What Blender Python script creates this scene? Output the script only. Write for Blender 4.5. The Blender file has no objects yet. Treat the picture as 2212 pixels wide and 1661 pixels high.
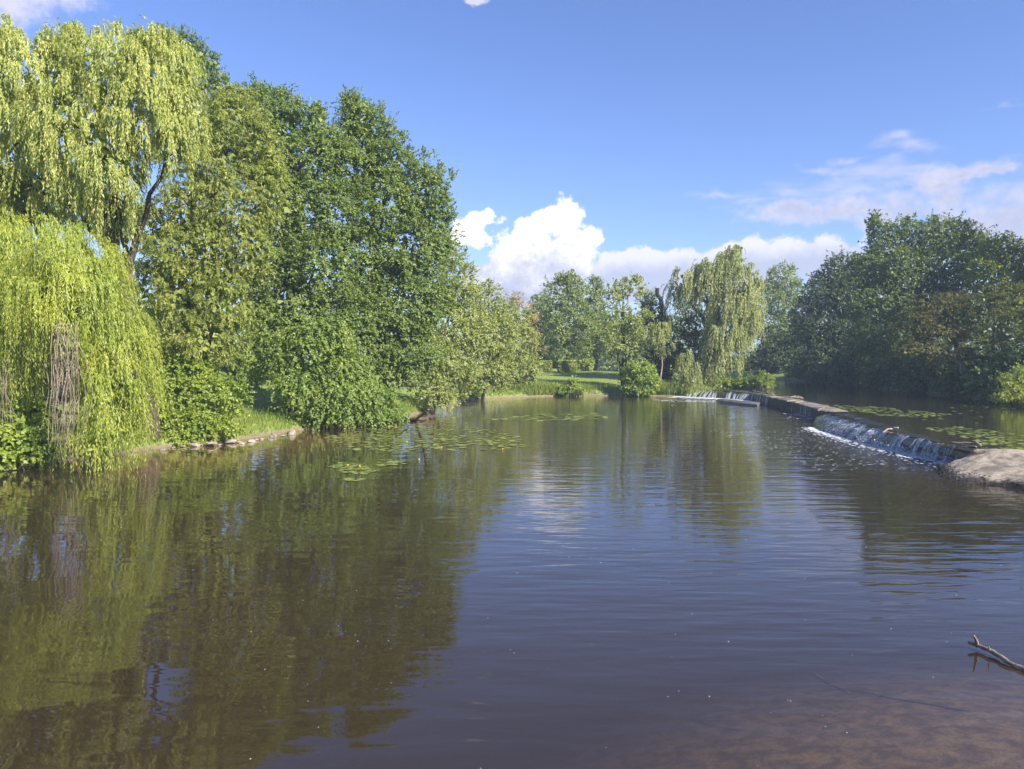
import bpy, math, random
import numpy as np

# ------------------------------------------------------------------ camera, sky, sun, exposure
S = bpy.context.scene
COL = S.collection
PI = math.pi
F, CU, CV, HOR, H = 1650.0, 1106.0, 830.5, 775.0, 4.2     # focal length and centre in pixels of a 2212 wide view, eye height
TH = math.atan((CV - HOR) / F)
ct, st = math.cos(TH), math.sin(TH)
ZU = 0.72                                                 # water level above the weir (0 below it)

cam_d = bpy.data.cameras.new('camera')
cam = bpy.data.objects.new('camera', cam_d); COL.objects.link(cam)
cam.location = (0, 0, H)
cam.rotation_euler = (PI / 2 - TH, 0, 0)
cam_d.sensor_width = 36.0
cam_d.lens = 36.0 * F / 2212.0
cam_d.clip_start, cam_d.clip_end = 0.1, 6000.0
S.camera = cam

SUN_EL = math.radians(33.0)
SUN_DIR = np.array([0.78 * math.cos(SUN_EL), -0.62 * math.cos(SUN_EL), math.sin(SUN_EL)])
SUN_DIR /= np.linalg.norm(SUN_DIR)
sun_d = bpy.data.lights.new('sun', 'SUN')
sun_d.energy = 5.0
sun_d.angle = math.radians(0.55)
sun_d.color = (1.0, 0.93, 0.80)
sun = bpy.data.objects.new('sun', sun_d); COL.objects.link(sun)
sun.location = (40, -30, 60)
import mathutils
sun.rotation_euler = mathutils.Vector(SUN_DIR).to_track_quat('Z', 'Y').to_euler()

S.view_settings.view_transform = 'Standard'
S.view_settings.look = 'None'
S.view_settings.gamma = 1.0
S.view_settings.exposure = 1.1
S.view_settings.use_curve_mapping = False
try:
    S.cycles.use_denoising = True
    S.cycles.denoiser = 'OPENIMAGEDENOISE'
    S.cycles.max_bounces = 7
    S.cycles.diffuse_bounces = 3
    S.cycles.glossy_bounces = 3
    S.cycles.transmission_bounces = 4
    S.cycles.transparent_max_bounces = 6
    S.cycles.sample_clamp_indirect = 6.0
    S.cycles.caustics_reflective = False
    S.cycles.caustics_refractive = False
except Exception:
    pass


def ray(u, v):
    x = (u - CU) / F
    y = (CV - v) / F
    return np.array([x, ct + y * st, -st + y * ct])


def P(u, v, D):
    "point seen at (u, v) at distance D along the ground axis"
    r = ray(u, v)
    return np.array([0, 0, H]) + r * (D / r[1])


def W(u, v, z=0.0):
    "point seen at (u, v) on the level z"
    r = ray(u, v)
    return np.array([0, 0, H]) + r * ((z - H) / r[2])


# ------------------------------------------------------------------ world: Nishita sky with clouds
world = bpy.data.worlds.new('World')
S.world = world
world.use_nodes = True
wt = world.node_tree
wt.nodes.clear()


class NT:
    "small helper to wire nodes"
    def __init__(self, tree):
        self.t = tree

    def n(self, typ, _in=None, **kw):
        nd = self.t.nodes.new(typ)
        for k, val in kw.items():
            setattr(nd, k, val)
        for k, val in (_in or {}).items():
            self.put(nd.inputs[k], val)
        return nd

    def put(self, sock, val):
        if isinstance(val, bpy.types.NodeSocket):
            self.t.links.new(val, sock)
        elif isinstance(val, bpy.types.Node):
            self.t.links.new(val.outputs[0], sock)
        else:
            sock.default_value = val

    def m(self, op, a, b=0.0, c=0.0, clamp=False):
        nd = self.n('ShaderNodeMath', operation=op, use_clamp=clamp)
        self.put(nd.inputs[0], a); self.put(nd.inputs[1], b)
        if op in ('SMOOTH_MIN', 'SMOOTH_MAX', 'MULTIPLY_ADD', 'COMPARE', 'WRAP'):
            self.put(nd.inputs[2], c)
        return nd.outputs[0]

    def vm(self, op, a, b=(0, 0, 0)):
        nd = self.n('ShaderNodeVectorMath', operation=op)
        self.put(nd.inputs[0], a)
        if op not in ('LENGTH', 'NORMALIZE'):
            self.put(nd.inputs[1], b)
        return nd.outputs['Value'] if op in ('LENGTH', 'DOT_PRODUCT') else nd.outputs[0]

    def step(self, x, lo, hi):
        nd = self.n('ShaderNodeMapRange', interpolation_type='SMOOTHSTEP')
        self.put(nd.inputs['Value'], x)
        nd.inputs['From Min'].default_value = lo
        nd.inputs['From Max'].default_value = hi
        return nd.outputs['Result']

    def mix(self, f, a, b):
        nd = self.n('ShaderNodeMix', data_type='RGBA')
        self.put(nd.inputs[0], f); self.put(nd.inputs[6], a); self.put(nd.inputs[7], b)
        return nd.outputs[2]

    def noise(self, vec, scale, detail=4.0, rough=0.55, dist=0.0):
        nd = self.n('ShaderNodeTexNoise', {'Scale': scale, 'Detail': detail, 'Roughness': rough, 'Distortion': dist})
        if vec is not None:
            self.put(nd.inputs['Vector'], vec)
        return nd.outputs[0]


def build_sky():
    g = NT(wt)
    sky = g.n('ShaderNodeTexSky', sky_type='NISHITA')
    sky.sun_disc = False
    sky.sun_elevation = SUN_EL
    sky.sun_rotation = math.atan2(SUN_DIR[0], SUN_DIR[1])
    sky.altitude = 50
    sky.air_density = 1.0
    sky.dust_density = 0.4
    sky.ozone_density = 1.6
    co = g.n('ShaderNodeTexCoord').outputs['Generated']
    sep = g.n('ShaderNodeSeparateXYZ', {0: co})
    az = g.m('ARCTAN2', sep.outputs[0], sep.outputs[1])
    el = g.m('ARCSINE', sep.outputs[2])
    ae = g.n('ShaderNodeCombineXYZ', {0: az, 1: el}).outputs[0]

    def ang(u, v):
        r = ray(u, v); r = r / np.linalg.norm(r)
        return math.atan2(r[0], r[1]), math.asin(r[2])

    n1 = g.noise(co, 26.0, 8.0, 0.66)
    vor = g.n('ShaderNodeTexVoronoi', {'Vector': co, 'Scale': 55.0, 'Detail': 3.0, 'Roughness': 0.6, 'Lacunarity': 2.2},
              feature='F1', normalize=True)
    bil = vor.outputs['Distance']
    n2 = g.noise(g.vm('MULTIPLY', ae, (1.0, 3.4, 1.0)), 13.0, 8.0, 0.6, 0.3)

    wn = g.n('ShaderNodeTexNoise', {'Vector': co, 'Scale': 17.0, 'Detail': 4.0, 'Roughness': 0.6})
    warp = g.vm('MULTIPLY', g.vm('SUBTRACT', wn.outputs['Color'], (0.5, 0.5, 0.5)), (0.055, 0.045, 0.0))
    aw = g.vm('ADD', ae, warp)

    def blobs(lst):
        acc = None
        for (u, v, ru, rv) in lst:
            a, e = ang(u, v)
            d = g.vm('SUBTRACT', aw, (a, e, 0))
            d = g.vm('MULTIPLY', d, (F / ru, F / rv, 0))
            d = g.vm('LENGTH', d)
            acc = d if acc is None else g.m('SMOOTH_MIN', acc, d, 0.25)
        return acc                                         # below 1 inside

    cumulus = [(1212, 470, 42, 38), (1180, 480, 38, 36), (1235, 520, 52, 34), (1272, 508, 26, 30), (1150, 505, 40, 36),
               (1180, 545, 60, 46), (1105, 548, 42, 40), (1078, 575, 40, 40), (1130, 590, 80, 42), (1040, 590, 46, 36),
               (1200, 590, 50, 40), (1252, 558, 30, 22), (1230, 585, 40, 36),
               (1020, 488, 34, 30), (1055, 482, 28, 22), (995, 505, 34, 30), (1030, 520, 30, 18)]
    band = [(1310, 577, 34, 30), (1350, 568, 40, 30), (1400, 562, 40, 28), (1455, 560, 40, 30), (1500, 565, 44, 30),
            (1545, 556, 44, 26), (1590, 548, 40, 26), (1640, 545, 46, 28), (1700, 552, 60, 40), (1770, 556, 60, 46),
            (1830, 575, 60, 50), (1400, 605, 130, 44), (1600, 600, 140, 56), (1280, 615, 120, 40), (1900, 600, 120, 80),
            (1100, 640, 180, 40)]
    bank = [(2030, 398, 56, 28), (2080, 378, 44, 18), (2140, 374, 40, 16), (2180, 372, 30, 12), (2058, 430, 44, 34),
            (2050, 462, 40, 24), (1720, 452, 90, 16), (1840, 460, 120, 18), (1960, 465, 120, 20), (2160, 452, 80, 30),
            (2220, 470, 120, 70), (2110, 495, 100, 46), (2330, 470, 120, 90), (1690, 456, 70, 18), (1780, 470, 120, 16), (1900, 452, 120, 18)]
    upper = [(10, 0, 90, 40), (90, -12, 60, 28), (-30, 40, 70, 46), (1035, 0, 30, 7), (-120, 20, 90, 60), (150, -30, 60, 30)]
    wisps = [(1800, 400, 130, 34), (1880, 370, 90, 26), (1700, 425, 80, 22), (1950, 300, 60, 22), (1760, 360, 60, 12), (1830, 345, 50, 12),
             (1560, 425, 70, 14), (2160, 236, 50, 10), (1990, 315, 70, 18), (1850, 420, 140, 26), (1930, 385, 90, 20), (1640, 440, 90, 18)]
    rag = g.m('SUBTRACT', n1, 0.5)
    puff = g.m('ADD', g.m('MULTIPLY', rag, 2.6), g.m('MULTIPLY', g.m('SUBTRACT', 0.42, bil), 1.5))
    c1 = blobs(cumulus); c2 = blobs(band); c3 = blobs(bank); c4 = blobs(upper); c5 = blobs(wisps)
    d1 = g.m('ADD', g.m('SUBTRACT', 0.87, c1), g.m('MULTIPLY', puff, 0.62))
    d2 = g.m('ADD', g.m('SUBTRACT', 0.95, c2), g.m('MULTIPLY', puff, 0.45))
    d3 = g.m('ADD', g.m('SUBTRACT', 1.0, c3), g.m('MULTIPLY', g.m('ADD', rag, g.m('SUBTRACT', n2, 0.5)), 1.5))
    d4 = g.m('ADD', g.m('SUBTRACT', 0.95, c4), g.m('MULTIPLY', rag, 2.2))
    d5 = g.m('ADD', g.m('SUBTRACT', 0.62, c5), g.m('MULTIPLY', g.m('SUBTRACT', n2, 0.5), 3.2))
    # the rest of the sky carries the same scattered clouds low over the horizon
    away = g.step(g.m('ABSOLUTE', g.m('SUBTRACT', az, 0.02)), 0.68, 0.95)
    low = g.m('MULTIPLY', g.step(el, 0.55, 0.12), away)
    d6 = g.m('SUBTRACT', g.m('ADD', g.m('MULTIPLY', n1, 1.2), g.m('MULTIPLY', g.noise(co, 5.0, 3.0, 0.5), 2.2)), 1.86)
    m1 = g.step(d1, -0.07, 0.32)
    m2 = g.m('MULTIPLY', g.step(d2, -0.05, 0.32), 0.93)
    m3 = g.m('MULTIPLY', g.step(d3, -0.3, 0.8), 0.85)
    m4 = g.m('MULTIPLY', g.step(d4, -0.25, 0.7), 0.8)
    m5 = g.m('MULTIPLY', g.step(d5, -0.5, 0.9), 0.55)
    m6 = g.m('MULTIPLY', g.m('MULTIPLY', g.step(d6, 0.0, 0.25), low), 0.9)
    white = (10.0, 9.8, 9.9, 1)
    lilac = (4.3, 4.5, 5.7, 1)
    # lit from the right above: lobes turn grey on their lower left and deep inside the bank
    lit = g.m('ADD', g.m('MULTIPLY', g.m('SUBTRACT', 0.5, bil), 0.9), g.m('MULTIPLY', rag, 1.4))
    s1 = g.step(g.m('ADD', lit, g.m('MULTIPLY', g.m('SUBTRACT', el, ang(1150, 610)[1]), 8.0)), -0.05, 0.95)
    # the bank is bright along its upper rim and grey below it
    rim = g.m('SUBTRACT', el, g.m('MULTIPLY_ADD', az, (ang(1700, 548)[1] - ang(1300, 582)[1]) / (ang(1700, 0)[0] - ang(1300, 0)[0]), ang(1106, 592)[1]))
    s2 = g.step(g.m('ADD', g.m('MULTIPLY', lit, 0.55), g.m('MULTIPLY', rim, 26.0)), -0.25, 0.45)
    s3 = g.step(g.m('ADD', lit, g.m('SUBTRACT', 0.25, g.m('MULTIPLY', d3, 0.45))), -0.25, 0.7)
    k1 = g.mix(s1, lilac, white)
    k2 = g.mix(s2, (4.2, 4.5, 6.0, 1), (6.9, 6.75, 7.1, 1))
    k3 = g.mix(s3, (4.0, 4.2, 5.6, 1), (6.4, 6.0, 6.7, 1))
    c = sky.outputs[0]
    tint = g.n('ShaderNodeMix', data_type='RGBA', blend_type='MULTIPLY')
    tint.inputs[0].default_value = 1.0
    g.put(tint.inputs[6], c); tint.inputs[7].default_value = (0.92, 1.03, 1.48, 1)
    c = tint.outputs[2]
    for mk, kk in ((m5, (5.6, 5.5, 6.6, 1)), (m3, k3), (m4, k3), (m6, k2), (m2, k2), (m1, k1)):
        c = g.mix(mk, c, kk)
    bg = g.n('ShaderNodeBackground', {'Color': c, 'Strength': 0.068})
    out = g.n('ShaderNodeOutputWorld', {'Surface': bg.outputs[0]})


build_sky()

# ------------------------------------------------------------------ helpers
RNG = np.random.default_rng(7)


def link(o, parent=None, loc=None):
    COL.objects.link(o)
    if parent is not None:
        o.parent = parent
        o.matrix_parent_inverse = mathutils.Matrix.Translation(-parent.location)
    return o


def tag(o, label=None, cat=None, group=None, kind=None):
    if label: o['label'] = label
    if cat: o['category'] = cat
    if group: o['group'] = group
    if kind: o['kind'] = kind
    return o


def thing(name, label, cat, loc, group=None):
    o = bpy.data.objects.new(name, None)
    o.location = tuple(float(a) for a in loc)
    o.empty_display_size = 0.3
    COL.objects.link(o)
    return tag(o, label, cat, group)


def mesh_from(verts, faces, k, smooth=False, name='mesh'):
    "verts (n,3), faces (m,k) with k corners each"
    me = bpy.data.meshes.new(name)
    verts = np.ascontiguousarray(verts, dtype=np.float32)
    faces = np.ascontiguousarray(faces, dtype=np.int32)
    me.vertices.add(len(verts)); me.vertices.foreach_set('co', verts.ravel())
    me.loops.add(faces.size); me.loops.foreach_set('vertex_index', faces.ravel())
    me.polygons.add(len(faces))
    me.polygons.foreach_set('loop_start', np.arange(0, faces.size, k, dtype=np.int32))
    me.polygons.foreach_set('loop_total', np.full(len(faces), k, dtype=np.int32))
    if smooth:
        me.polygons.foreach_set('use_smooth', np.ones(len(faces), dtype=bool))
    me.update(calc_edges=True)
    return me


def mobj(name, me, mat, parent=None, loc=None):
    me.name = name
    if mat and not me.materials:
        me.materials.append(mat)
    o = bpy.data.objects.new(name, me)
    if loc is not None:
        o.location = loc
    return link(o, parent)


def unit(a):
    return a / np.maximum(np.linalg.norm(a, axis=-1, keepdims=True), 1e-9)


def rand_dir(n, rng):
    return unit(rng.normal(size=(n, 3)))


class Quads:
    "collects quads, written out as one mesh"
    def __init__(self):
        self.v, self.f, self.c = [], [], 0

    def add(self, v, f):
        self.v.append(v); self.f.append(np.asarray(f) + self.c); self.c += len(v)

    def tube(self, pts, radii, sides=7, cap=True):
        pts = np.asarray(pts, float); n = len(pts)
        tang = unit(np.gradient(pts, axis=0))
        ref = np.array([0.31, 0.87, 0.12])
        a = unit(np.cross(tang, ref)); b = np.cross(tang, a)
        ph = np.linspace(0, 2 * PI, sides, endpoint=False)
        r = np.asarray(radii, float)[:, None, None]
        v = pts[:, None, :] + r * (np.cos(ph)[None, :, None] * a[:, None, :] + np.sin(ph)[None, :, None] * b[:, None, :])
        v = v.reshape(-1, 3)
        i = np.arange(n - 1)[:, None] * sides; j = np.arange(sides)[None, :]; j2 = (j + 1) % sides
        f = np.stack([i + j, i + j2, i + sides + j2, i + sides + j], -1).reshape(-1, 4)
        if cap:
            e = len(v)
            v = np.vstack([v, pts[0], pts[-1]])
            jj = np.arange(sides); kk = (jj + 1) % sides
            o = (n - 1) * sides
            f = np.vstack([f, np.stack([kk, jj, np.full(sides, e), np.full(sides, e)], -1)[:, [0, 1, 2, 2]]]) if False else f
            q = np.stack([np.arange(0, sides, 2) % sides, (np.arange(0, sides, 2) + 1) % sides, (np.arange(0, sides, 2) + 2) % sides, np.full(len(range(0, sides, 2)), e)], -1)
            f = np.vstack([f, q[:, ::-1], (q + np.array([o, o, o, 1]))])
        self.add(v, f)

    def obj(self, name, mat, parent=None, smooth=True):
        return mobj(name, mesh_from(np.vstack(self.v), np.vstack(self.f), 4, smooth), mat, parent)


def bez(a, b, c, n=7):
    t = np.linspace(0, 1, n)[:, None]
    return (1 - t) ** 2 * a + 2 * t * (1 - t) * b + t ** 2 * c


# ------------------------------------------------------------------ materials
def new_mat(name):
    m = bpy.data.materials.new(name)
    m.use_nodes = True
    m.node_tree.nodes.clear()
    return m, NT(m.node_tree)


LEAF_GAIN = (1.95, 1.9, 1.3)


def leaf_mat(name, dark, mid, light, trans=0.38, tcol=None, gloss=0.05, patch=0.35):
    m, g = new_mat(name)
    geo = g.n('ShaderNodeNewGeometry')
    ramp = g.n('ShaderNodeValToRGB', {0: geo.outputs['Random Per Island']})
    dark, light = [tuple(a + (b - a) * 0.35 for a, b in zip(c, mid)) for c in (dark, light)]
    dark, mid, light = [tuple(min(0.5, a * b) for a, b in zip(c, LEAF_GAIN)) for c in (dark, mid, light)]
    e = ramp.color_ramp.elements
    e[0].color = (*dark, 1); e[0].position = 0.0
    e[1].color = (*light, 1); e[1].position = 1.0
    k = e.new(0.55); k.color = (*mid, 1)
    ob = g.n('ShaderNodeTexCoord')
    nz = g.noise(geo.outputs['Position'], 0.55, 2.0, 0.6)
    hs = g.n('ShaderNodeHueSaturation', {'Color': ramp.outputs[0]})
    g.put(hs.inputs['Hue'], g.m('ADD', 0.5, g.m('MULTIPLY', g.m('SUBTRACT', nz, 0.5), -0.06 * patch / 0.35)))
    g.put(hs.inputs['Value'], g.m('ADD', 1.0, g.m('MULTIPLY', g.m('SUBTRACT', nz, 0.5), patch * 1.6)))
    c = hs.outputs[0]
    tc = g.n('ShaderNodeMix', data_type='RGBA', blend_type='MULTIPLY')
    tc.inputs[0].default_value = 1.0
    g.put(tc.inputs[6], c); tc.inputs[7].default_value = (*(tcol or (1.5, 1.6, 0.55)), 1)
    d = g.n('ShaderNodeBsdfDiffuse', {'Color': c})
    t = g.n('ShaderNodeBsdfTranslucent', {'Color': tc.outputs[2]})
    s = g.n('ShaderNodeMixShader', {0: trans, 1: d.outputs[0], 2: t.outputs[0]})
    gl = g.n('ShaderNodeBsdfGlossy', {'Color': (1, 1, 1, 1), 'Roughness': 0.5})
    s2 = g.n('ShaderNodeMixShader', {0: gloss * 0.5, 1: s.outputs[0], 2: gl.outputs[0]})
    g.n('ShaderNodeOutputMaterial', {'Surface': s2.outputs[0]})
    return m


def surf_mat(name, c1, c2, scale=4.0, rough=0.85, bump=0.3, bscale=None, detail=6.0, c3=None, stretch=(1, 1, 1), spec=0.3, bdist=0.05):
    m, g = new_mat(name)
    geo = g.n('ShaderNodeNewGeometry')
    pos = g.vm('MULTIPLY', geo.outputs['Position'], stretch)
    nz = g.noise(pos, scale, detail, 0.62)
    c = g.mix(g.step(nz, 0.32, 0.68), (*c1, 1), (*c2, 1))
    if c3:
        nz3 = g.noise(pos, scale * 0.23, 3.0, 0.6, 0.4)
        c = g.mix(g.step(nz3, 0.5, 0.66), c, (*c3, 1))
    b = g.n('ShaderNodeBsdfPrincipled', {'Base Color': c, 'Roughness': rough, 'Specular IOR Level': spec})
    bm = g.n('ShaderNodeBump', {'Strength': bump, 'Distance': bdist, 'Height': g.noise(pos, bscale or scale * 3, 6.0, 0.65)})
    g.put(b.inputs['Normal'], bm.outputs[0])
    g.n('ShaderNodeOutputMaterial', {'Surface': b.outputs[0]})
    return m


M = {}
M['willow'] = leaf_mat('willow_leaf', (0.115, 0.145, 0.045), (0.195, 0.22, 0.085), (0.29, 0.305, 0.15), 0.42)
M['willow_low'] = leaf_mat('bright_willow_leaf', (0.10, 0.135, 0.024), (0.178, 0.212, 0.042), (0.275, 0.29, 0.085), 0.42)
M['willow_far'] = leaf_mat('dull_willow_leaf', (0.095, 0.115, 0.052), (0.155, 0.175, 0.085), (0.225, 0.24, 0.135), 0.38)
M['catkin'] = leaf_mat('yellow_green_leaf', (0.078, 0.10, 0.028), (0.132, 0.161, 0.045), (0.205, 0.218, 0.085), 0.4)
M['alder'] = leaf_mat('alder_leaf', (0.056, 0.082, 0.026), (0.094, 0.132, 0.042), (0.155, 0.19, 0.075), 0.36)
M['alder_low'] = leaf_mat('bright_alder_leaf', (0.062, 0.098, 0.026), (0.108, 0.15, 0.04), (0.17, 0.205, 0.075), 0.4)
M['alder_pale'] = leaf_mat('pale_alder_leaf', (0.09, 0.11, 0.044), (0.15, 0.175, 0.068), (0.22, 0.24, 0.115), 0.36)
M['russet'] = leaf_mat('russet_leaf', (0.13, 0.09, 0.05), (0.19, 0.14, 0.075), (0.22, 0.20, 0.10), 0.3, (1.3, 1.1, 0.7))
M['ash'] = leaf_mat('ash_leaf', (0.045, 0.07, 0.022), (0.08, 0.115, 0.034), (0.13, 0.165, 0.06), 0.34)
M['shrub'] = leaf_mat('shrub_leaf', (0.078, 0.115, 0.024), (0.132, 0.175, 0.037), (0.205, 0.245, 0.07), 0.42)
M['far_green'] = leaf_mat('far_leaf', (0.065, 0.09, 0.034), (0.108, 0.14, 0.052), (0.165, 0.195, 0.088), 0.36)
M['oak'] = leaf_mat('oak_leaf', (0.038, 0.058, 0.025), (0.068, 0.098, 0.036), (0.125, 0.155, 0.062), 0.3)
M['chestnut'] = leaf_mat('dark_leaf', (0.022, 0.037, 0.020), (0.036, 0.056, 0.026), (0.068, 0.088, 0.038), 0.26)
M['yew'] = leaf_mat('sunlit_needle', (0.034, 0.044, 0.022), (0.066, 0.072, 0.032), (0.15, 0.135, 0.058), 0.25, (1.3, 1.2, 0.6))  # bronze of the sunlit sprays is put into the needle colour
M['yew_dark'] = leaf_mat('olive_needle', (0.034, 0.044, 0.022), (0.058, 0.07, 0.032), (0.105, 0.11, 0.048), 0.25)  # darker needle copy for the conifer outside the sunlit patch
M['hedge'] = leaf_mat('hedge_leaf', (0.095, 0.13, 0.034), (0.16, 0.195, 0.06), (0.25, 0.24, 0.12), 0.36)
M['grass'] = leaf_mat('grass_blade', (0.06, 0.09, 0.022), (0.105, 0.145, 0.034), (0.20, 0.205, 0.08), 0.4)
M['pad'] = leaf_mat('lily_pad_leaf', (0.058, 0.078, 0.024), (0.095, 0.12, 0.038), (0.145, 0.16, 0.068), 0.08, gloss=0.10)
M['bark'] = surf_mat('bark', (0.045, 0.034, 0.026), (0.12, 0.095, 0.07), 5.0, 0.95, 0.9, stretch=(1, 1, 0.25))
M['bark_dark'] = surf_mat('dark_bark', (0.018, 0.014, 0.012), (0.045, 0.036, 0.03), 5.0, 0.95, 0.9, stretch=(1, 1, 0.25))
M['bark_pale'] = surf_mat('pale_bark', (0.16, 0.13, 0.10), (0.34, 0.29, 0.23), 6.0, 0.92, 0.7, stretch=(1, 1, 0.3))
M['twig'] = surf_mat('twig_bark', (0.15, 0.12, 0.06), (0.26, 0.21, 0.12), 3.0, 0.9, 0.2)
M['dead_twig'] = surf_mat('dead_twig_bark', (0.15, 0.12, 0.085), (0.34, 0.285, 0.21), 2.0, 0.9, 0.3)
M['driftwood'] = surf_mat('driftwood', (0.17, 0.135, 0.10), (0.36, 0.305, 0.235), 7.0, 0.85, 0.6, stretch=(1, 1, 1))
M['wet_wood'] = surf_mat('wet_wood', (0.05, 0.034, 0.024), (0.14, 0.10, 0.075), 7.0, 0.55, 0.6)
M['stone'] = surf_mat('bank_stone', (0.20, 0.165, 0.13), (0.42, 0.36, 0.29), 3.2, 0.9, 0.7, c3=(0.10, 0.09, 0.065))
def mat_shoulder():
    m, g = new_mat('sandy_concrete')
    geo = g.n('ShaderNodeNewGeometry'); pos = geo.outputs['Position']
    z = g.n('ShaderNodeSeparateXYZ', {0: pos}).outputs[2]
    n1 = g.noise(pos, 4.5, 7.0, 0.68); n2 = g.noise(pos, 1.3, 4.0, 0.6, 0.6); n3 = g.noise(pos, 30.0, 4.0, 0.7)
    c = g.mix(g.step(n1, 0.34, 0.66), (0.25, 0.205, 0.155, 1), (0.46, 0.395, 0.31, 1))
    c = g.mix(g.m('MULTIPLY', g.step(n2, 0.5, 0.62), 0.75), c, (0.19, 0.155, 0.12, 1))
    c = g.mix(g.m('MULTIPLY', g.step(n3, 0.56, 0.66), 0.6), c, (0.075, 0.06, 0.045, 1))
    wet = g.step(g.m('ADD', z, g.m('MULTIPLY', g.m('SUBTRACT', n1, 0.5), 0.5)), 0.24, 0.08)
    c = g.mix(wet, c, (0.045, 0.036, 0.028, 1))
    b = g.n('ShaderNodeBsdfPrincipled', {'Base Color': c, 'Specular IOR Level': 0.3})
    g.put(b.inputs['Roughness'], g.m('SUBTRACT', 0.95, g.m('MULTIPLY', wet, 0.5)))
    bm = g.n('ShaderNodeBump', {'Strength': 0.9, 'Distance': 0.06, 'Height': g.noise(pos, 13.0, 7.0, 0.72)})
    g.put(b.inputs['Normal'], bm.outputs[0])
    g.n('ShaderNodeOutputMaterial', {'Surface': b.outputs[0]})
    return m


M['shoulder'] = mat_shoulder()
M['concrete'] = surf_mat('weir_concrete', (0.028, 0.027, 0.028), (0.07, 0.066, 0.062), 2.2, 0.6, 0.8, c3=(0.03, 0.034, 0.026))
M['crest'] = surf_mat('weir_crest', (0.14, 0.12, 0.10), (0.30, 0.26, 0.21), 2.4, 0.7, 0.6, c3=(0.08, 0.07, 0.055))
M['wet_slab'] = surf_mat('wet_slab', (0.07, 0.065, 0.06), (0.15, 0.14, 0.13), 2.5, 0.38, 0.4)
M['moss'] = surf_mat('wet_weed', (0.022, 0.022, 0.014), (0.07, 0.062, 0.036), 8.0, 0.7, 0.9)


def mat_ground():
    m, g = new_mat('ground')
    geo = g.n('ShaderNodeNewGeometry')
    pos = geo.outputs['Position']
    z = g.n('ShaderNodeSeparateXYZ', {0: pos}).outputs[2]
    at = g.n('ShaderNodeAttribute', attribute_name='rise')        # height above the nearest water
    rise = at.outputs['Fac']
    n1 = g.noise(pos, 0.6, 5.0, 0.6); n2 = g.noise(pos, 5.0, 6.0, 0.65)
    grass = g.mix(n1, (0.16, 0.23, 0.04, 1), (0.26, 0.31, 0.075, 1))
    grass = g.mix(g.m('MULTIPLY', n2, 0.4), grass, (0.22, 0.24, 0.07, 1))
    soil = g.mix(n2, (0.10, 0.075, 0.045, 1), (0.27, 0.215, 0.15, 1))
    gravel = g.mix(g.step(g.noise(g.vm('MULTIPLY', pos, (1.0, 1.0, 0.0)), 3.4, 5.0, 0.6, 0.4), 0.36, 0.66), (0.15, 0.112, 0.066, 1), (0.36, 0.275, 0.165, 1))
    bed_deep = (0.022, 0.018, 0.011, 1)
    bed = g.mix(g.step(rise, -1.55, -0.35), bed_deep, gravel)  # bed colour darkens with depth, standing in for light lost in the water
    top = g.mix(g.step(g.m('ADD', rise, g.m('MULTIPLY', g.m('SUBTRACT', n2, 0.5), 0.3)), 0.05, 0.26), soil, grass)
    c = g.mix(g.step(rise, -0.04, 0.03), bed, top)
    b = g.n('ShaderNodeBsdfPrincipled', {'Base Color': c, 'Roughness': 0.95, 'Specular IOR Level': 0.2})
    bm = g.n('ShaderNodeBump', {'Strength': 0.6, 'Distance': 0.06, 'Height': g.noise(pos, 7.0, 6.0, 0.7)})
    g.put(b.inputs['Normal'], bm.outputs[0])
    g.n('ShaderNodeOutputMaterial', {'Surface': b.outputs[0]})
    return m


def mat_water(name, amp=1.0, clear=0.60, turbid=(0.056, 0.037, 0.023)):
    m, g = new_mat(name)
    geo = g.n('ShaderNodeNewGeometry')
    pos = geo.outputs['Position']
    ch = g.n('ShaderNodeAttribute', attribute_name='chop').outputs['Fac']
    calm = g.step(g.noise(pos, 0.09, 2.0, 0.5), 0.38, 0.62)
    big = g.noise(g.vm('MULTIPLY', pos, (0.55, 1.0, 1.0)), 0.85, 2.0, 0.5)
    mid = g.noise(g.vm('MULTIPLY', pos, (0.30, 1.35, 1.0)), 2.1, 2.0, 0.45, 0.25)
    fine = g.noise(g.vm('MULTIPLY', pos, (0.42, 1.6, 1.0)), 5.5, 2.0, 0.5)
    h = g.m('MULTIPLY', big, 0.019)
    h = g.m('ADD', h, g.m('MULTIPLY', mid, g.m('MULTIPLY', g.m('ADD', 0.16, g.m('MULTIPLY', ch, 0.5)), 0.022)))
    h = g.m('ADD', h, g.m('MULTIPLY', fine, g.m('MULTIPLY', g.m('MULTIPLY', ch, g.m('ADD', 0.3, g.m('MULTIPLY', calm, 0.9))), 0.0030)))
    bm = g.n('ShaderNodeBump', {'Strength': 1.0, 'Distance': amp, 'Height': h})
    fr = g.n('ShaderNodeFresnel', {'IOR': 1.48, 'Normal': bm.outputs[0]})
    gl = g.n('ShaderNodeBsdfGlossy', {'Color': (1, 1, 1, 1), 'Roughness': 0.015, 'Normal': bm.outputs[0]})
    df = g.n('ShaderNodeBsdfDiffuse', {'Color': (*turbid, 1)})
    tr = g.n('ShaderNodeBsdfTransparent', {'Color': (0.96, 0.86, 0.69, 1)})
    b = g.n('ShaderNodeMixShader', {0: clear, 1: df.outputs[0], 2: tr.outputs[0]})
    fac = g.m('MULTIPLY', fr.outputs[0], g.m('SUBTRACT', 1.0, g.m('MULTIPLY', geo.outputs['Backfacing'], 0.92)))   # light leaving the water goes straight through
    s = g.n('ShaderNodeMixShader', {0: fac, 1: b.outputs[0], 2: gl.outputs[0]})
    g.n('ShaderNodeOutputMaterial', {'Surface': s.outputs[0]})
    return m


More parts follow.
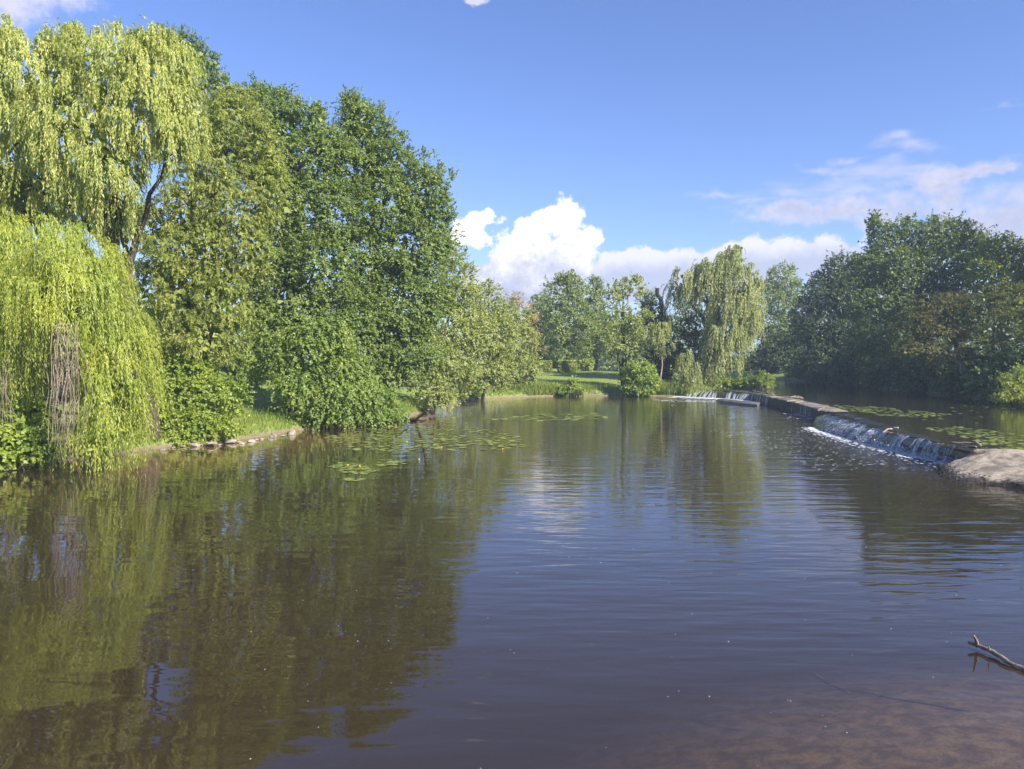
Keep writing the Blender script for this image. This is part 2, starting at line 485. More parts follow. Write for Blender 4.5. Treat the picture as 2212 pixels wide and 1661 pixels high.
def mat_white_water(name, c=(0.72, 0.76, 0.82), alpha=0.75, rough=0.25):
    m, g = new_mat(name)
    geo = g.n('ShaderNodeNewGeometry')
    b = g.n('ShaderNodeBsdfPrincipled', {'Base Color': (*c, 1), 'Roughness': rough, 'Specular IOR Level': 0.5})
    tr = g.n('ShaderNodeBsdfTransparent', {})
    nz = g.step(g.noise(geo.outputs['Position'], 9.0, 4.0, 0.7), 0.3, 0.62)
    s = g.n('ShaderNodeMixShader', {0: g.m('MULTIPLY', g.m('ADD', 0.35, g.m('MULTIPLY', nz, 0.65)), alpha), 1: tr.outputs[0], 2: b.outputs[0]})
    g.n('ShaderNodeOutputMaterial', {'Surface': s.outputs[0]})
    return m


def mat_film(name):
    "thin smooth water running over dark concrete"
    m, g = new_mat(name)
    geo = g.n('ShaderNodeNewGeometry')
    pos = geo.outputs['Position']
    bm = g.n('ShaderNodeBump', {'Strength': 0.8, 'Distance': 0.03, 'Height': g.noise(g.vm('MULTIPLY', pos, (1.0, 2.2, 0.6)), 5.0, 3.0, 0.6)})
    fr = g.n('ShaderNodeFresnel', {'IOR': 1.45, 'Normal': bm.outputs[0]})
    gl = g.n('ShaderNodeBsdfGlossy', {'Roughness': 0.12, 'Normal': bm.outputs[0]})
    d = g.n('ShaderNodeBsdfDiffuse', {'Color': (0.032, 0.032, 0.034, 1)})
    s = g.n('ShaderNodeMixShader', {0: g.m('ADD', 0.06, fr.outputs[0]), 1: d.outputs[0], 2: gl.outputs[0]})
    g.n('ShaderNodeOutputMaterial', {'Surface': s.outputs[0]})
    return m


M['ground'] = mat_ground()
M['water'] = mat_water('river_water')
M['water_up'] = mat_water('upper_river_water', 0.6, 0.3, (0.04, 0.036, 0.022))
M['fall'] = mat_white_water('falling_water', (0.62, 0.66, 0.72), 0.5)
M['foam'] = mat_white_water('foam', (0.80, 0.82, 0.86), 0.85, 0.8)
M['film'] = mat_film('water_film')

# ------------------------------------------------------------------ shoreline
c7 = lambda x, y: (1458 + 0.3408 * x, 756 + 0.3408 * y)
shore_px = [(-160, 1030), (0, 1008), (100, 1003), (200, 992), (290, 978), (350, 968), (470, 957), (560, 946), (640, 931), (720, 924), (800, 917),
            (860, 909), (900, 898), (930, 888), (965, 874), (1010, 866), (1060, 861), (1150, 857), (1250, 855), (1350, 855), (1430, 856)]
shore = [W(u, v)[:2] for u, v in shore_px]
left_near = [np.array([-26.0, -14.0]), np.array([-25.0, 6.0]), np.array([-24.0, 18.0])]
weir_line = [np.array(p) for p in [(18.4, 85.5), (20.0, 84.5), (22.0, 85.0), (24.3, 79.0), (24.3, 77.0), (23.3, 69.0), (22.0, 58.2), (20.6, 50.0), (19.0, 46.0),
                                   (18.4, 42.0), (18.0, 38.0), (17.7, 33.0), (17.6, 28.6)]]
shoulder_line = [np.array(p) for p in [(15.9, 28.4), (15.3, 26.4), (15.4, 25.0), (15.6, 24.2), (15.6, 23.2)]]
right_near = [np.array(p) for p in [(16.2, 20.0), (16.0, 14.0), (14.0, 8.0), (13.0, 0.0), (13.0, -14.0)]]
LOWER = np.array(left_near + shore + weir_line + shoulder_line + right_near)
UPPER = np.array([(17.6, 28.6), (18.0, 33.0), (18.6, 38.0), (19.4, 42.0), (21.0, 50.0), (22.6, 58.2), (24.0, 69.0), (25.0, 77.5),
                  (22.6, 88.5), (24.6, 89.6), (28.0, 89.5), (30.4, 88.8), (31.6, 90.5), (31.0, 96.0), (30.5, 108.0), (27.0, 125.0), (22.0, 150.0), (12.0, 185.0), (0.0, 225.0),
                  (12.0, 232.0), (27.0, 190.0), (40.0, 150.0), (44.0, 128.0), (45.0, 112.0), (43.5, 98.0), (42.0, 84.0), (40.5, 70.0), (37.5, 58.0), (34.5, 50.0),
                  (35.5, 40.0), (36.0, 30.0), (30.0, 26.6), (19.0, 28.0)])


def sdist(px, py, poly):
    "signed distance to polygon, positive outside"
    a = poly; b = np.roll(poly, -1, axis=0)
    d2 = np.full(px.shape, 1e18); ins = np.zeros(px.shape, bool)
    for (ax, ay), (bx, by) in zip(a, b):
        ex, ey = bx - ax, by - ay
        t = np.clip(((px - ax) * ex + (py - ay) * ey) / (ex * ex + ey * ey + 1e-12), 0, 1)
        dx, dy = px - ax - t * ex, py - ay - t * ey
        d2 = np.minimum(d2, dx * dx + dy * dy)
        cond = ((ay > py) != (by > py)) & (px < (bx - ax) * (py - ay) / ((by - ay) if by != ay else 1e-12) + ax)
        ins ^= cond
    d = np.sqrt(d2)
    return np.where(ins, -d, d)


def sst(x, a, b):
    t = np.clip((x - a) / (b - a), 0, 1)
    return t * t * (3 - 2 * t)


def vnoise(x, y, s, seed=0):
    "cheap smooth noise from a few sines"
    r = np.random.default_rng(seed)
    o = np.zeros_like(x)
    for k in range(6):
        a = r.uniform(0, 2 * PI); f = s * r.uniform(0.6, 1.9)
        o += np.sin((x * math.cos(a) + y * math.sin(a)) * f + r.uniform(0, 6.3)) / 6
    return o


def bank_h(d):
    return 0.62 * sst(d, 0.0, 1.3) + 0.55 * sst(d, 0.8, 6.0) + 0.030 * np.clip(d - 3, 0, 80)


def ground_z(x, y, need_rise=False):
    x = np.asarray(x, float); y = np.asarray(y, float)
    dl = sdist(x, y, LOWER); du = sdist(x, y, UPPER)
    nz = vnoise(x, y, 1.1, 3) * 0.10 + vnoise(x, y, 0.35, 4) * 0.12
    zl = bank_h(dl + nz * 1.5) + nz * sst(dl, 0.3, 3)
    zu = ZU + bank_h(du + nz * 1.5) * 0.8 + nz * sst(du, 0.3, 3)
    lift = sst(y, 82, 96) * sst(x, -14, -4) * 0.030 * np.clip(np.minimum(dl, du) - 3, 0, 34)   # the far lawn climbs gently
    z = np.minimum(zl, zu) + lift
    shallow = 1 - sst(np.hypot((x - 8.0) / 13.0, (y - 4.0) / 13.0), 0.25, 1.05)
    bed = -np.minimum(0.15 + 1.1 * np.clip(-dl, 0, 9), 1.9) * (1 - shallow) - 0.26 * shallow + nz * 0.3
    z = np.where(dl < 0, bed, z)
    z = np.where((du < 0) & (dl >= 0), np.where(du > -1.2, ZU - 0.35 + 0.9 * (du), -0.4), z)
    z = np.where((du < 0) & (dl >= 0) & (dl < 2.5), -0.4, z)
    z = np.where((dl >= 0) & (dl < 2.5) & (du < 2.5) & (y > 28) & (y < 80) & (x > 16.5), -0.4, z)
    z = np.where((dl >= 0) & (x > 14.5) & (x < 27.5) & (y > 18.5) & (y < 29.5), -0.4, z)
    rise = np.where(dl < 0, z, np.where(du < 0, z - ZU, np.where(zl < zu, z, z - ZU)))
    if need_rise:
        return z, rise
    return z


def gz(x, y):
    return float(ground_z(np.array([x]), np.array([y]))[0])


def build_ground():
    xs = np.concatenate([[-1500, -700, -300, -160, -110, -85], np.arange(-70, 75.1, 0.95), [82, 95, 115, 160, 300, 700, 1500]])
    ys = np.concatenate([[-400, -120, -50, -25], np.arange(-14, 130.1, 0.9), np.arange(132, 250, 3.0), [270, 320, 420, 650, 1100, 2500]])
    X, Y = np.meshgrid(xs, ys)
    z, rise = ground_z(X.ravel(), Y.ravel(), True)
    v = np.stack([X.ravel(), Y.ravel(), z], -1)
    nx, ny = len(xs), len(ys)
    i = (np.arange(ny - 1)[:, None] * nx + np.arange(nx - 1)[None, :]).ravel()
    f = np.stack([i, i + 1, i + nx + 1, i + nx], -1)
    me = mesh_from(v, f, 4, True)
    at = me.attributes.new('rise', 'FLOAT', 'POINT'); at.data.foreach_set('value', rise.astype(np.float32))
    tag(mobj('ground', me, M['ground']), kind='structure')


def water_sheet(name, poly, other, z, mat, cell, label):
    lo, hi = poly.min(0) - 2, poly.max(0) + 2
    xs = np.arange(lo[0], hi[0], cell); ys = np.arange(lo[1], hi[1], cell)
    X, Y = np.meshgrid(xs, ys)
    cx, cy = X + cell / 2, Y + cell / 2
    d = sdist(cx.ravel(), cy.ravel(), poly); do = sdist(cx.ravel(), cy.ravel(), other)
    keep = (d < 0.35) | ((d < 1.6) & (do > 2.2))
    nx = len(xs)
    nv = nx + 1
    gi = np.arange(len(ys) + 1)[:, None] * nv + np.arange(nv)[None, :]
    VX, VY = np.meshgrid(np.append(xs, xs[-1] + cell), np.append(ys, ys[-1] + cell))
    v = np.stack([VX.ravel(), VY.ravel(), np.full(VX.size, z)], -1)
    i = (np.arange(len(ys))[:, None] * nv + np.arange(nx)[None, :]).ravel()[keep]
    f = np.stack([i, i + 1, i + nv + 1, i + nv], -1)
    used = np.unique(f); rem = np.full(len(v), -1); rem[used] = np.arange(len(used))
    me = mesh_from(v[used], rem[f], 4, True)
    x, y = v[used, 0], v[used, 1]
    wl = np.array([(23.3, 69.0), (20.6, 50.0), (18.2, 40.0), (17.6, 30.0)])
    near = np.min([np.hypot(x - a, y - b) for a, b in wl] + [np.abs(x - 19) + np.clip(28 - y, 0, 99) + np.clip(y - 84, 0, 99)], axis=0)
    chop = 0.10 + 0.9 * sst(x + 0.10 * (y - 20), -7, 6) * sst(y, 2, 16) + 1.1 * np.exp(-(near / 5.0) ** 2)
    at = me.attributes.new('chop', 'FLOAT', 'POINT'); at.data.foreach_set('value', chop.astype(np.float32))
    tag(mobj(name, me, mat), kind='structure')


def haze():
    m, g = new_mat('haze')
    v = g.n('ShaderNodeVolumePrincipled', {'Color': (0.62, 0.76, 1.0, 1), 'Density': 0.0006, 'Anisotropy': 0.0})
    g.n('ShaderNodeOutputMaterial', {'Volume': v.outputs[0]})
    x0, x1, y0, y1, z0, z1 = -1520, 1520, -420, 2520, -3.5, 38.0
    vs = [(x, y, z) for z in (z0, z1) for y in (y0, y1) for x in (x0, x1)]
    fs = [(0, 2, 3, 1), (4, 5, 7, 6), (0, 1, 5, 4), (2, 6, 7, 3), (0, 4, 6, 2), (1, 3, 7, 5)]
    tag(mobj('haze', mesh_from(vs, fs, 4), m), kind='stuff')


haze()
build_ground()
water_sheet('river_water', LOWER, UPPER, 0.0, M['water'], 0.6, '')
water_sheet('upper_river_water', UPPER, LOWER, ZU, M['water_up'], 0.6, '')

# ------------------------------------------------------------------ foliage generators


def leaf_quads(Q, c, ax, nrm, L, Wd, fold=0.25):
    "kite shaped leaves: centre base c, axis ax, normal nrm, length L, width Wd"
    side = unit(np.cross(nrm, ax)); up = unit(np.cross(ax, side))
    L = L[:, None]; Wd = Wd[:, None]
    mid = c + ax * L * 0.42 - up * (Wd * fold)
    v = np.stack([c, mid + side * Wd * 0.5, c + ax * L, mid - side * Wd * 0.5], 1)
    n = len(c)
    Q.add(v.reshape(-1, 3), np.arange(4 * n).reshape(n, 4))


def grow(Q, p0, d, ln, droop, per, L, Wd, rng, outn=None, t0=0.12, spread=0.8, hang=0.0, upn=0.8, twigs=None, tw=0.008, frac=0.4, zmin=None, big=1.12):
    "leaves set along curved shoots"
    n = len(p0)
    t = t0 + (1 - t0) * (np.arange(per)[None, :] + rng.uniform(0, 1, (n, per))) / per
    lt = ln[:, None] * t
    pos = p0[:, None, :] + d[:, None, :] * (lt * (1 - 0.3 * t))[..., None]
    pos[..., 2] -= droop * lt * t
    tan = d[:, None, :] * (1 - 0.6 * t)[..., None]
    tan = np.broadcast_to(tan, pos.shape).copy()
    tan[..., 2] -= 2 * droop * t
    tan = unit(tan)
    rd = unit(rng.normal(size=pos.shape))
    ax = tan * (1 - 0.5 * spread) + rd * spread
    ax[..., 2] -= hang
    ax = unit(ax)
    nr = rng.normal(size=pos.shape) * 0.42
    nr[..., 2] += upn
    if outn is not None:
        nr += outn[:, None, :] * 0.9
    nr = unit(nr)
    pos = pos.reshape(-1, 3); ax = ax.reshape(-1, 3); nr = nr.reshape(-1, 3)
    if zmin is not None:
        k = pos[:, 2] > zmin
        pos, ax, nr = pos[k], ax[k], nr[k]
    s = rng.uniform(0.65, 1.25, len(pos)) * big
    leaf_quads(Q, pos, ax, nr, L * s, Wd * s)
    if twigs is not None:
        k = np.nonzero(rng.uniform(size=n) < frac)[0]
        tt = np.linspace(0, 1, 4)
        a = p0[k][:, None, :] + d[k][:, None, :] * (ln[k][:, None] * tt * (1 - 0.3 * tt))[..., None]
        a[..., 2] -= droop * ln[k][:, None] * tt ** 2
        if zmin is not None:
            a[..., 2] = np.maximum(a[..., 2], zmin)
        sd = unit(np.cross(d[k], rng.normal(size=(len(k), 3))))[:, None, :] * (tw * (1.1 - tt))[None, :, None]
        v = np.stack([a - sd, a + sd], 2)                  # k,4,2,3
        m = len(k)
        base = np.arange(m)[:, None] * 8 + np.array([0, 2, 4])[None, :]
        f = np.stack([base, base + 1, base + 3, base + 2], -1).reshape(-1, 4)
        twigs.add(v.reshape(-1, 3), f)


def shell(lobes, size, rng, dens=1.0, back=0.25, inner=(0.72, 1.02), low=1.0):
    "points and outward normals spread over the shells of a set of ellipsoid lobes"
    pts, nrm = [], []
    C = np.array([l[0] for l in lobes]); R = np.array([l[1] for l in lobes])
    for c, r in lobes:
        area = 4 * PI * ((r[0] * r[1]) ** 1.6 + (r[0] * r[2]) ** 1.6 + (r[1] * r[2]) ** 1.6) ** (1 / 1.6) / 3 ** (1 / 1.6)
        n = max(6, int(dens * area / size ** 2))
        d = rand_dir(n, rng)
        keep = (d[:, 1] < 0.25) | (rng.uniform(size=n) < back)
        if low < 1:
            keep &= (d[:, 2] > -0.45) | (rng.uniform(size=n) < low)
        d = d[keep]
        rad = rng.uniform(inner[0], inner[1], len(d))[:, None]
        p = c + d * r * rad
        q = ((p[:, None, :] - C[None]) / R[None])
        deep = ((q ** 2).sum(-1) < 0.42).any(1)
        p, d = p[~deep], d[~deep]
        pts.append(p); nrm.append(unit(d / r))
    return np.vstack(pts), np.vstack(nrm)


def lobe(u, v, ru, rv, D, rd=None):
    c = P(u, v, D)
    k = D / F
    rx, rz = ru * k, rv * k
    return (c, np.array([rx, rd if rd else (rx + rz) * 0.5, rz]))


def fill(Q, lobes, size, n_per, rng, reach=0.8):
    "larger shaded leaves deep inside the crown"
    for c, r in lobes:
        n = int(n_per * (r[0] * r[1] * r[2]) ** (2 / 3) / size ** 2)
        d = rand_dir(n, rng) * (rng.uniform(0, 1, n) ** 0.4 * reach)[:, None]
        p = c + d * r
        leaf_quads(Q, p, rand_dir(n, rng), rand_dir(n, rng), size * rng.uniform(0.7, 1.3, n), size * 0.8 * rng.uniform(0.7, 1.3, n))


def limbs(root, base, top, lobes, rng, r0, mat, nl=6, lean=0.0, split=0.35, forks=2):
    base = np.array(base, float); top = np.array(top, float)
    mid = (base + top) / 2 + np.array([rng.normal() * 0.3 + lean, rng.normal() * 0.3, 0])
    tp = bez(base - np.array([0, 0, 0.6]), mid, top, 12)
    tp[1:-1, :2] += rng.normal(size=(10, 2)) * r0 * 0.35
    q = Quads(); rr = np.linspace(1, 0.22, 12) ** 0.9 * r0; rr[0] *= 1.5; rr[1] *= 1.15
    q.tube(tp, rr, 9)
    q.obj('trunk', mat, root)
    order = rng.permutation(len(lobes))[:nl]
    for i in order:
        c, r = lobes[i]
        h = np.clip((c[2] - base[2]) / max(top[2] - base[2], 0.1) - 0.25, split * 0.6, 0.85)
        k = int(h * 11)
        s = tp[k]
        tip = c + np.array([0, -0.2 * r[1], 0.35 * r[2]])
        m = (s + tip) / 2 + np.array([0, 0, 0.12 * np.linalg.norm(tip - s)]) + rng.normal(size=3) * 0.25
        lp = bez(s, m, tip, 8)
        lp[2:-1] += rng.normal(size=(5, 3)) * 0.12
        q = Quads(); ra = rr[k] * 0.62
        q.tube(lp, np.linspace(ra, ra * 0.15, 8), 6)
        for f in range(forks):
            j = rng.integers(3, 7)
            e = c + rand_dir(1, rng)[0] * r * 0.85
            fp = bez(lp[j], (lp[j] + e) / 2 + np.array([0, 0, 0.25]), e, 6)
            q.tube(fp, np.linspace(ra * 0.45, ra * 0.08, 6), 5)
        q.obj('limb', mat, root)


def broadleaf(name, label, base, top, lobes, leaf, bark, seed, size=0.9, shoots=7, per=9, L=0.13, Wd=0.10, dens=1.3, r0=0.3,
              nl=6, droop=0.12, hang=0.25, spires=(), twig=None, cat='tree', group=None, zmin=None, up=0.45, fillsize=0.42, filln=7.5, low=1.0, back=0.25,
              spread=0.8, forks=2, frac=0.35, tw=0.008, lean=0.0, inner=(0.72, 1.02)):
    rng = np.random.default_rng(seed)
    root = thing(name, label, cat, base, group)
    if top is not None:
        limbs(root, base, top, lobes, rng, r0, bark, nl, lean, forks=forks)
    Q = Quads(); T = Quads() if twig else None
    p, n = shell(lobes, size, rng, dens, back, inner, low)
    k = len(p)
    jit = size * rng.uniform(0.6, 1.5, k)
    p0 = np.repeat(p, shoots, 0); n0 = np.repeat(n, shoots, 0); j0 = np.repeat(jit, shoots)
    d = unit(n0 * 0.9 + np.array([0, 0, up]) + rng.normal(size=p0.shape) * 0.75)
    p0 = p0 - n0 * (0.3 * j0)[:, None] + rng.normal(size=p0.shape) * (0.22 * j0)[:, None]
    ln = j0 * rng.uniform(0.55, 1.15, len(p0))
    grow(Q, p0, d, ln, droop, per, L, Wd, rng, n0, hang=hang, twigs=T, zmin=zmin, spread=spread, frac=frac, tw=tw)
    for (u, v, D, hgt, cnt) in spires:                      # leaders that stick out of the top
        e = P(u, v, D)
        b = np.repeat((e - np.array([0, 0, hgt]))[None], cnt, 0) + rng.normal(size=(cnt, 3)) * np.array([0.22, 0.22, 0.12]) * hgt * 0.4
        dd = unit(np.array([0, 0, 1.0]) + rng.normal(size=(cnt, 3)) * 0.2)
        grow(Q, b, dd, np.full(cnt, hgt) * rng.uniform(0.6, 1.0, cnt), 0.0, int(14 * hgt), L * 1.05, Wd, rng, None, hang=0.1, twigs=T, spread=0.9, frac=0.6, tw=tw)
    fill(Q, lobes, fillsize, filln, rng)
    Q.obj('crown', leaf, root, smooth=False)
    if twig:
        tag(T.obj('twigs', twig, root), kind='stuff')
    return root


def willow(name, label, base, top, lobes, leaf, bark, seed, size=0.8, strands=9, per=26, length=(1.2, 2.6), L=0.13, Wd=0.028, dens=1.2, r0=0.4,
           nl=7, twig=None, zmin=0.05, out=0.45, filln=3.0, fillsize=0.3, low=0.7, back=0.4, sway=(0, 0, 0), tw=0.006, frac=0.5, lean=0.0, group=None, jit=0.95, wisps=()):
    rng = np.random.default_rng(seed)
    root = thing(name, label, 'tree', base, group)
    limbs(root, base, top, lobes, rng, r0, bark, nl, lean)
    Q = Quads(); T = Quads()
    p, n = shell(lobes, size, rng, dens, back, (0.7, 1.03), low)
    k = len(p)
    lk = rng.uniform(length[0], length[1], k)
    p0 = np.repeat(p, strands, 0); n0 = np.repeat(n, strands, 0); l0 = np.repeat(lk, strands)
    p0 = p0 + rng.normal(size=p0.shape) * np.array([0.17, 0.17, 0.14]) * size * jit
    p0[:, 2] += 0.25 * l0
    d = unit(n0 * out + np.array([0, 0, 0.10]) + np.array(sway) + rng.normal(size=p0.shape) * 0.22)
    d = d * 0.55
    ln = l0 * rng.uniform(0.55, 1.1, len(p0))
    grow(Q, p0, d, ln, 0.95, per, L, Wd, rng, n0, t0=0.03, spread=0.55, hang=0.55, upn=0.3, twigs=T, tw=tw, frac=frac, zmin=zmin)
    for (u, v, D, ln_, cnt) in wisps:                       # thin arching tips standing above the crown
        b = np.repeat(P(u, v, D)[None], cnt, 0) + rng.normal(size=(cnt, 3)) * 0.35 * ln_ - np.array([0, 0, 0.9 * ln_])
        dd = unit(np.array([0.25, 0, 1.0]) + rng.normal(size=(cnt, 3)) * 0.3)
        grow(Q, b, dd, ln_ * rng.uniform(0.7, 1.5, cnt), 0.55, int(per * 1.1), L, Wd, rng, None, t0=0.15, spread=0.7, hang=0.35, upn=0.4, twigs=T, tw=tw * 1.3, frac=1.0)
    fill(Q, lobes, fillsize, filln, rng)
    Q.obj('crown', leaf, root, smooth=False)
    tag(T.obj('twigs', twig or M['twig'], root), kind='stuff')
    return root


def B(u, v, z=None):
    "a base on the ground below the picture point (u, v on the level of the bank)"
    p = W(u, v, 0.9 if z is None else z)
    return np.array([p[0], p[1], gz(p[0], p[1])])


def BD(u, D):
    x = (u - CU) / F * D
    return np.array([x, D, gz(x, D)])

# ------------------------------------------------------------------ weir


def resample(pts, n):
    pts = np.asarray(pts, float)
    d = np.concatenate([[0], np.cumsum(np.linalg.norm(np.diff(pts, axis=0), axis=1))])
    t = np.linspace(0, d[-1], n)
    return np.stack([np.interp(t, d, pts[:, k]) for k in range(pts.shape[1])], -1)


def loft(rows, n, noise=0.02, seed=0, sub=1):
    "grid through rows of points; returns a mesh"
    rng = np.random.default_rng(seed)
    R = np.stack([resample(r, n) for r in rows])
    if sub > 1:
        t = np.linspace(0, len(rows) - 1, (len(rows) - 1) * sub + 1)
        i = np.minimum(t.astype(int), len(rows) - 2); f = (t - i)[:, None, None]
        R = R[i] * (1 - f) + R[i + 1] * f
    R = R + rng.normal(size=R.shape) * noise * 0.5
    R[..., 2] += noise * vnoise(R[..., 0], R[..., 1], 3.0, seed)
    m = R.shape[0]
    i = (np.arange(m - 1)[:, None] * n + np.arange(n - 1)[None, :]).ravel()
    return mesh_from(R.reshape(-1, 3), np.stack([i, i + 1, i + n + 1, i + n], -1), 4, True)


def lv(pts, z):
    return [(p[0], p[1], z) for p in pts]


weir = thing('weir', 'long low concrete weir stepping away across the river', 'weir', (20.5, 50, 0))
F1 = [(24.3, 77.2), (23.3, 69.0), (22.0, 58.2), (20.5, 49.7)]
B1 = [(25.9, 77.6), (25.1, 69.0), (23.6, 58.2), (22.3, 49.9)]
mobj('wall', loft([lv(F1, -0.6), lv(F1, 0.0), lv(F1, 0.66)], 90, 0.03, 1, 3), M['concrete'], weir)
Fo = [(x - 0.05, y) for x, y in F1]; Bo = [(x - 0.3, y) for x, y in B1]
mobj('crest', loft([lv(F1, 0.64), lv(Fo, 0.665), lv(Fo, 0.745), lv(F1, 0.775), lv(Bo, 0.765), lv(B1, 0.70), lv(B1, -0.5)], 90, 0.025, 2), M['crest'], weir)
base2 = [(19.9, 50.4), (18.5, 46.5), (18.0, 44.6), (17.7, 39.6), (17.6, 36.0), (17.58, 31.0), (17.55, 28.4)]
crest2 = [(20.3, 49.5, 0.60), (19.5, 45.6, 0.66), (19.0, 43.0, 0.69), (18.3, 39.0, 0.68), (17.9, 36.0, 0.68), (17.66, 32.0, 0.68), (17.6, 28.4, 0.71)]
back2 = [(22.2, 50.2, 0.75), (20.7, 45.5, 0.75), (20.0, 42.0, 0.745), (19.4, 38.4, 0.74), (18.8, 35.4, 0.74), (18.3, 32.4, 0.74), (17.9, 28.4, 0.745)]
b0 = lv(base2, -0.5); b1 = lv(base2, 0.02)
bm_ = [((a[0] + c[0]) / 2 - 0.12, (a[1] + c[1]) / 2, (0.02 + c[2]) / 2 + 0.10) for a, c in zip(base2, crest2)]
bt_ = [(c[0] - 0.06, c[1], c[2] - 0.06) for c in crest2]
mobj('ramp', loft([b0, b1, bm_, bt_, crest2, back2, [(p[0] + 0.3, p[1], -0.5) for p in back2]], 120, 0.03, 3, 3), M['film'], weir)
# far curved spillway
topS = [(20.6, 91.5, 0.74), (22.6, 88.4, 0.72), (23.9, 82.7, 0.71), (24.5, 78.0, 0.71), (24.9, 77.0, 0.70)]
midS = [(19.4, 88.4, 0.52), (21.4, 86.0, 0.52), (22.9, 81.9, 0.50), (23.9, 78.0, 0.48), (24.35, 76.9, 0.45)]
basS = [(18.6, 85.4, -0.1), (20.3, 83.2, -0.05), (22.2, 80.9, -0.05), (23.4, 77.6, -0.05), (23.9, 76.6, -0.05)]
bacS = [(21.5, 92.6, 0.80), (23.4, 89.4, 0.735), (24.9, 84.0, 0.735), (25.4, 78.6, 0.735), (26.0, 77.4, 0.735)]
mobj('spillway', loft([basS, midS, topS, bacS, [(p[0] + 0.2, p[1] + 0.2, 0.3) for p in bacS]], 60, 0.05, 4, 4), M['film'], weir)
sl = [(21.2, 76.9), (22.9, 69.8), (21.6, 67.4), (20.6, 69.0), (19.9, 72.6), (20.3, 75.8), (21.2, 76.9)]
cen = np.mean(np.array(sl[:-1]), 0)
shr = lambda k, z: [(cen[0] + (p[0] - cen[0]) * k, cen[1] + (p[1] - cen[1]) * k, z) for p in sl]
mobj('step_slab', loft([shr(1.0, -0.4), shr(1.0, 0.12), shr(0.97, 0.20), shr(0.55, 0.24), shr(0.01, 0.24)], 48, 0.02, 5), M['wet_slab'], weir)


def build_shoulder():
    n, m = 90, 46
    wl = resample([(17.0, 29.0), (16.0, 28.7), (15.6, 27.6), (15.2, 26.3), (15.35, 25.0), (15.6, 24.0), (15.7, 22.6), (16.2, 20.0)], n)
    bk = resample([(17.7, 28.75), (17.9, 28.7), (18.15, 28.5), (18.5, 28.1), (19.2, 27.9), (20.5, 27.6), (22.5, 27.0), (26.0, 25.5)], n)
    t = np.linspace(-0.12, 1.05, m)[:, None, None]
    G = wl[None] * (1 - t) + bk[None] * t
    tt = t[..., 0]
    prof = np.clip(1 - np.abs(1 - tt) ** 2.1, -0.35, 1)
    z = 0.84 * prof
    z = np.where(tt > 1.0, 0.84 - (tt - 1) * 8, z)
    x, y = G[..., 0], G[..., 1]
    pit = np.exp(-(((x - 15.95 + 0.2 * (y - 24.5)) / 0.55) ** 2 + ((y - 24.5) / 0.95) ** 2) ** 1.4)
    z = z - 0.42 * pit * (tt > -0.05)
    z = z + 0.05 * vnoise(x, y, 2.4, 8) + 0.03 * vnoise(x, y, 7.0, 9) + 0.02 * vnoise(x, y, 19.0, 10)
    v = np.stack([x, y, z], -1).reshape(-1, 3)
    i = (np.arange(m - 1)[:, None] * n + np.arange(n - 1)[None, :]).ravel()
    mobj('shoulder', mesh_from(v, np.stack([i, i + 1, i + n + 1, i + n], -1), 4, True), M['shoulder'], weir)
    rng = np.random.default_rng(12)                        # wet weed clinging in the hollow and along the waterline
    Q = Quads()
    k = rng.choice(len(v), 5200, p=(w := 3.0 * np.clip(pit.ravel() - 0.25, 0, 1) + 0.10 * np.exp(-((tt * np.ones_like(x)).ravel() / 0.10) ** 2)) / w.sum())
    p = v[k] + rng.normal(size=(len(k), 3)) * np.array([0.06, 0.06, 0.01])
    leaf_quads(Q, p, unit(rng.normal(size=p.shape) + np.array([0, 0, 0.5])), rand_dir(len(p), rng), rng.uniform(0.04, 0.11, len(p)), rng.uniform(0.02, 0.06, len(p)))
    tag(Q.obj('weed', M['moss'], weir, False), kind='stuff')


build_shoulder()


def stream_mesh(top, foot, w, rng, arc=0.12, cols=3):
    top = np.asarray(top, float); foot = np.asarray(foot, float)
    n = 7
    t = np.linspace(0, 1, n)[:, None]
    c = top * (1 - t) + foot * t
    c[:, 2] = top[2] + (foot[2] - top[2]) * (t[:, 0] ** 1.7)
    c += rng.normal(size=(n, 3)) * 0.012
    al = unit(np.array([-(foot - top)[1], (foot - top)[0], 0]) + 1e-6)
    ww = w * (0.55 + 0.7 * t * rng.uniform(0.6, 1.3)) * rng.uniform(0.8, 1.2, (n, 1))
    s = np.linspace(-0.5, 0.5, cols)
    out = unit(np.array([(foot - top)[0], (foot - top)[1], 0]) + 1e-6)
    v = c[:, None, :] + al * (ww[:, :, None] * s[None, :, None]) + out * (0.03 * (1 - 4 * s ** 2))[None, :, None]
    i = (np.arange(n - 1)[:, None] * cols + np.arange(cols - 1)[None, :]).ravel()
    return mesh_from(v.reshape(-1, 3), np.stack([i, i + 1, i + cols + 1, i + cols], -1), 4, True)


def curve_at(rows, t):
    r = np.asarray(rows, float)
    d = np.concatenate([[0], np.cumsum(np.linalg.norm(np.diff(r, axis=0), axis=1))]); d /= d[-1]
    return np.array([np.interp(t, d, r[:, k]) for k in range(r.shape[1])])


def by_y(rows, y):
    r = np.asarray(sorted(rows, key=lambda q: q[1]), float)
    return np.array([np.interp(y, r[:, 1], r[:, k]) for k in range(r.shape[1])])


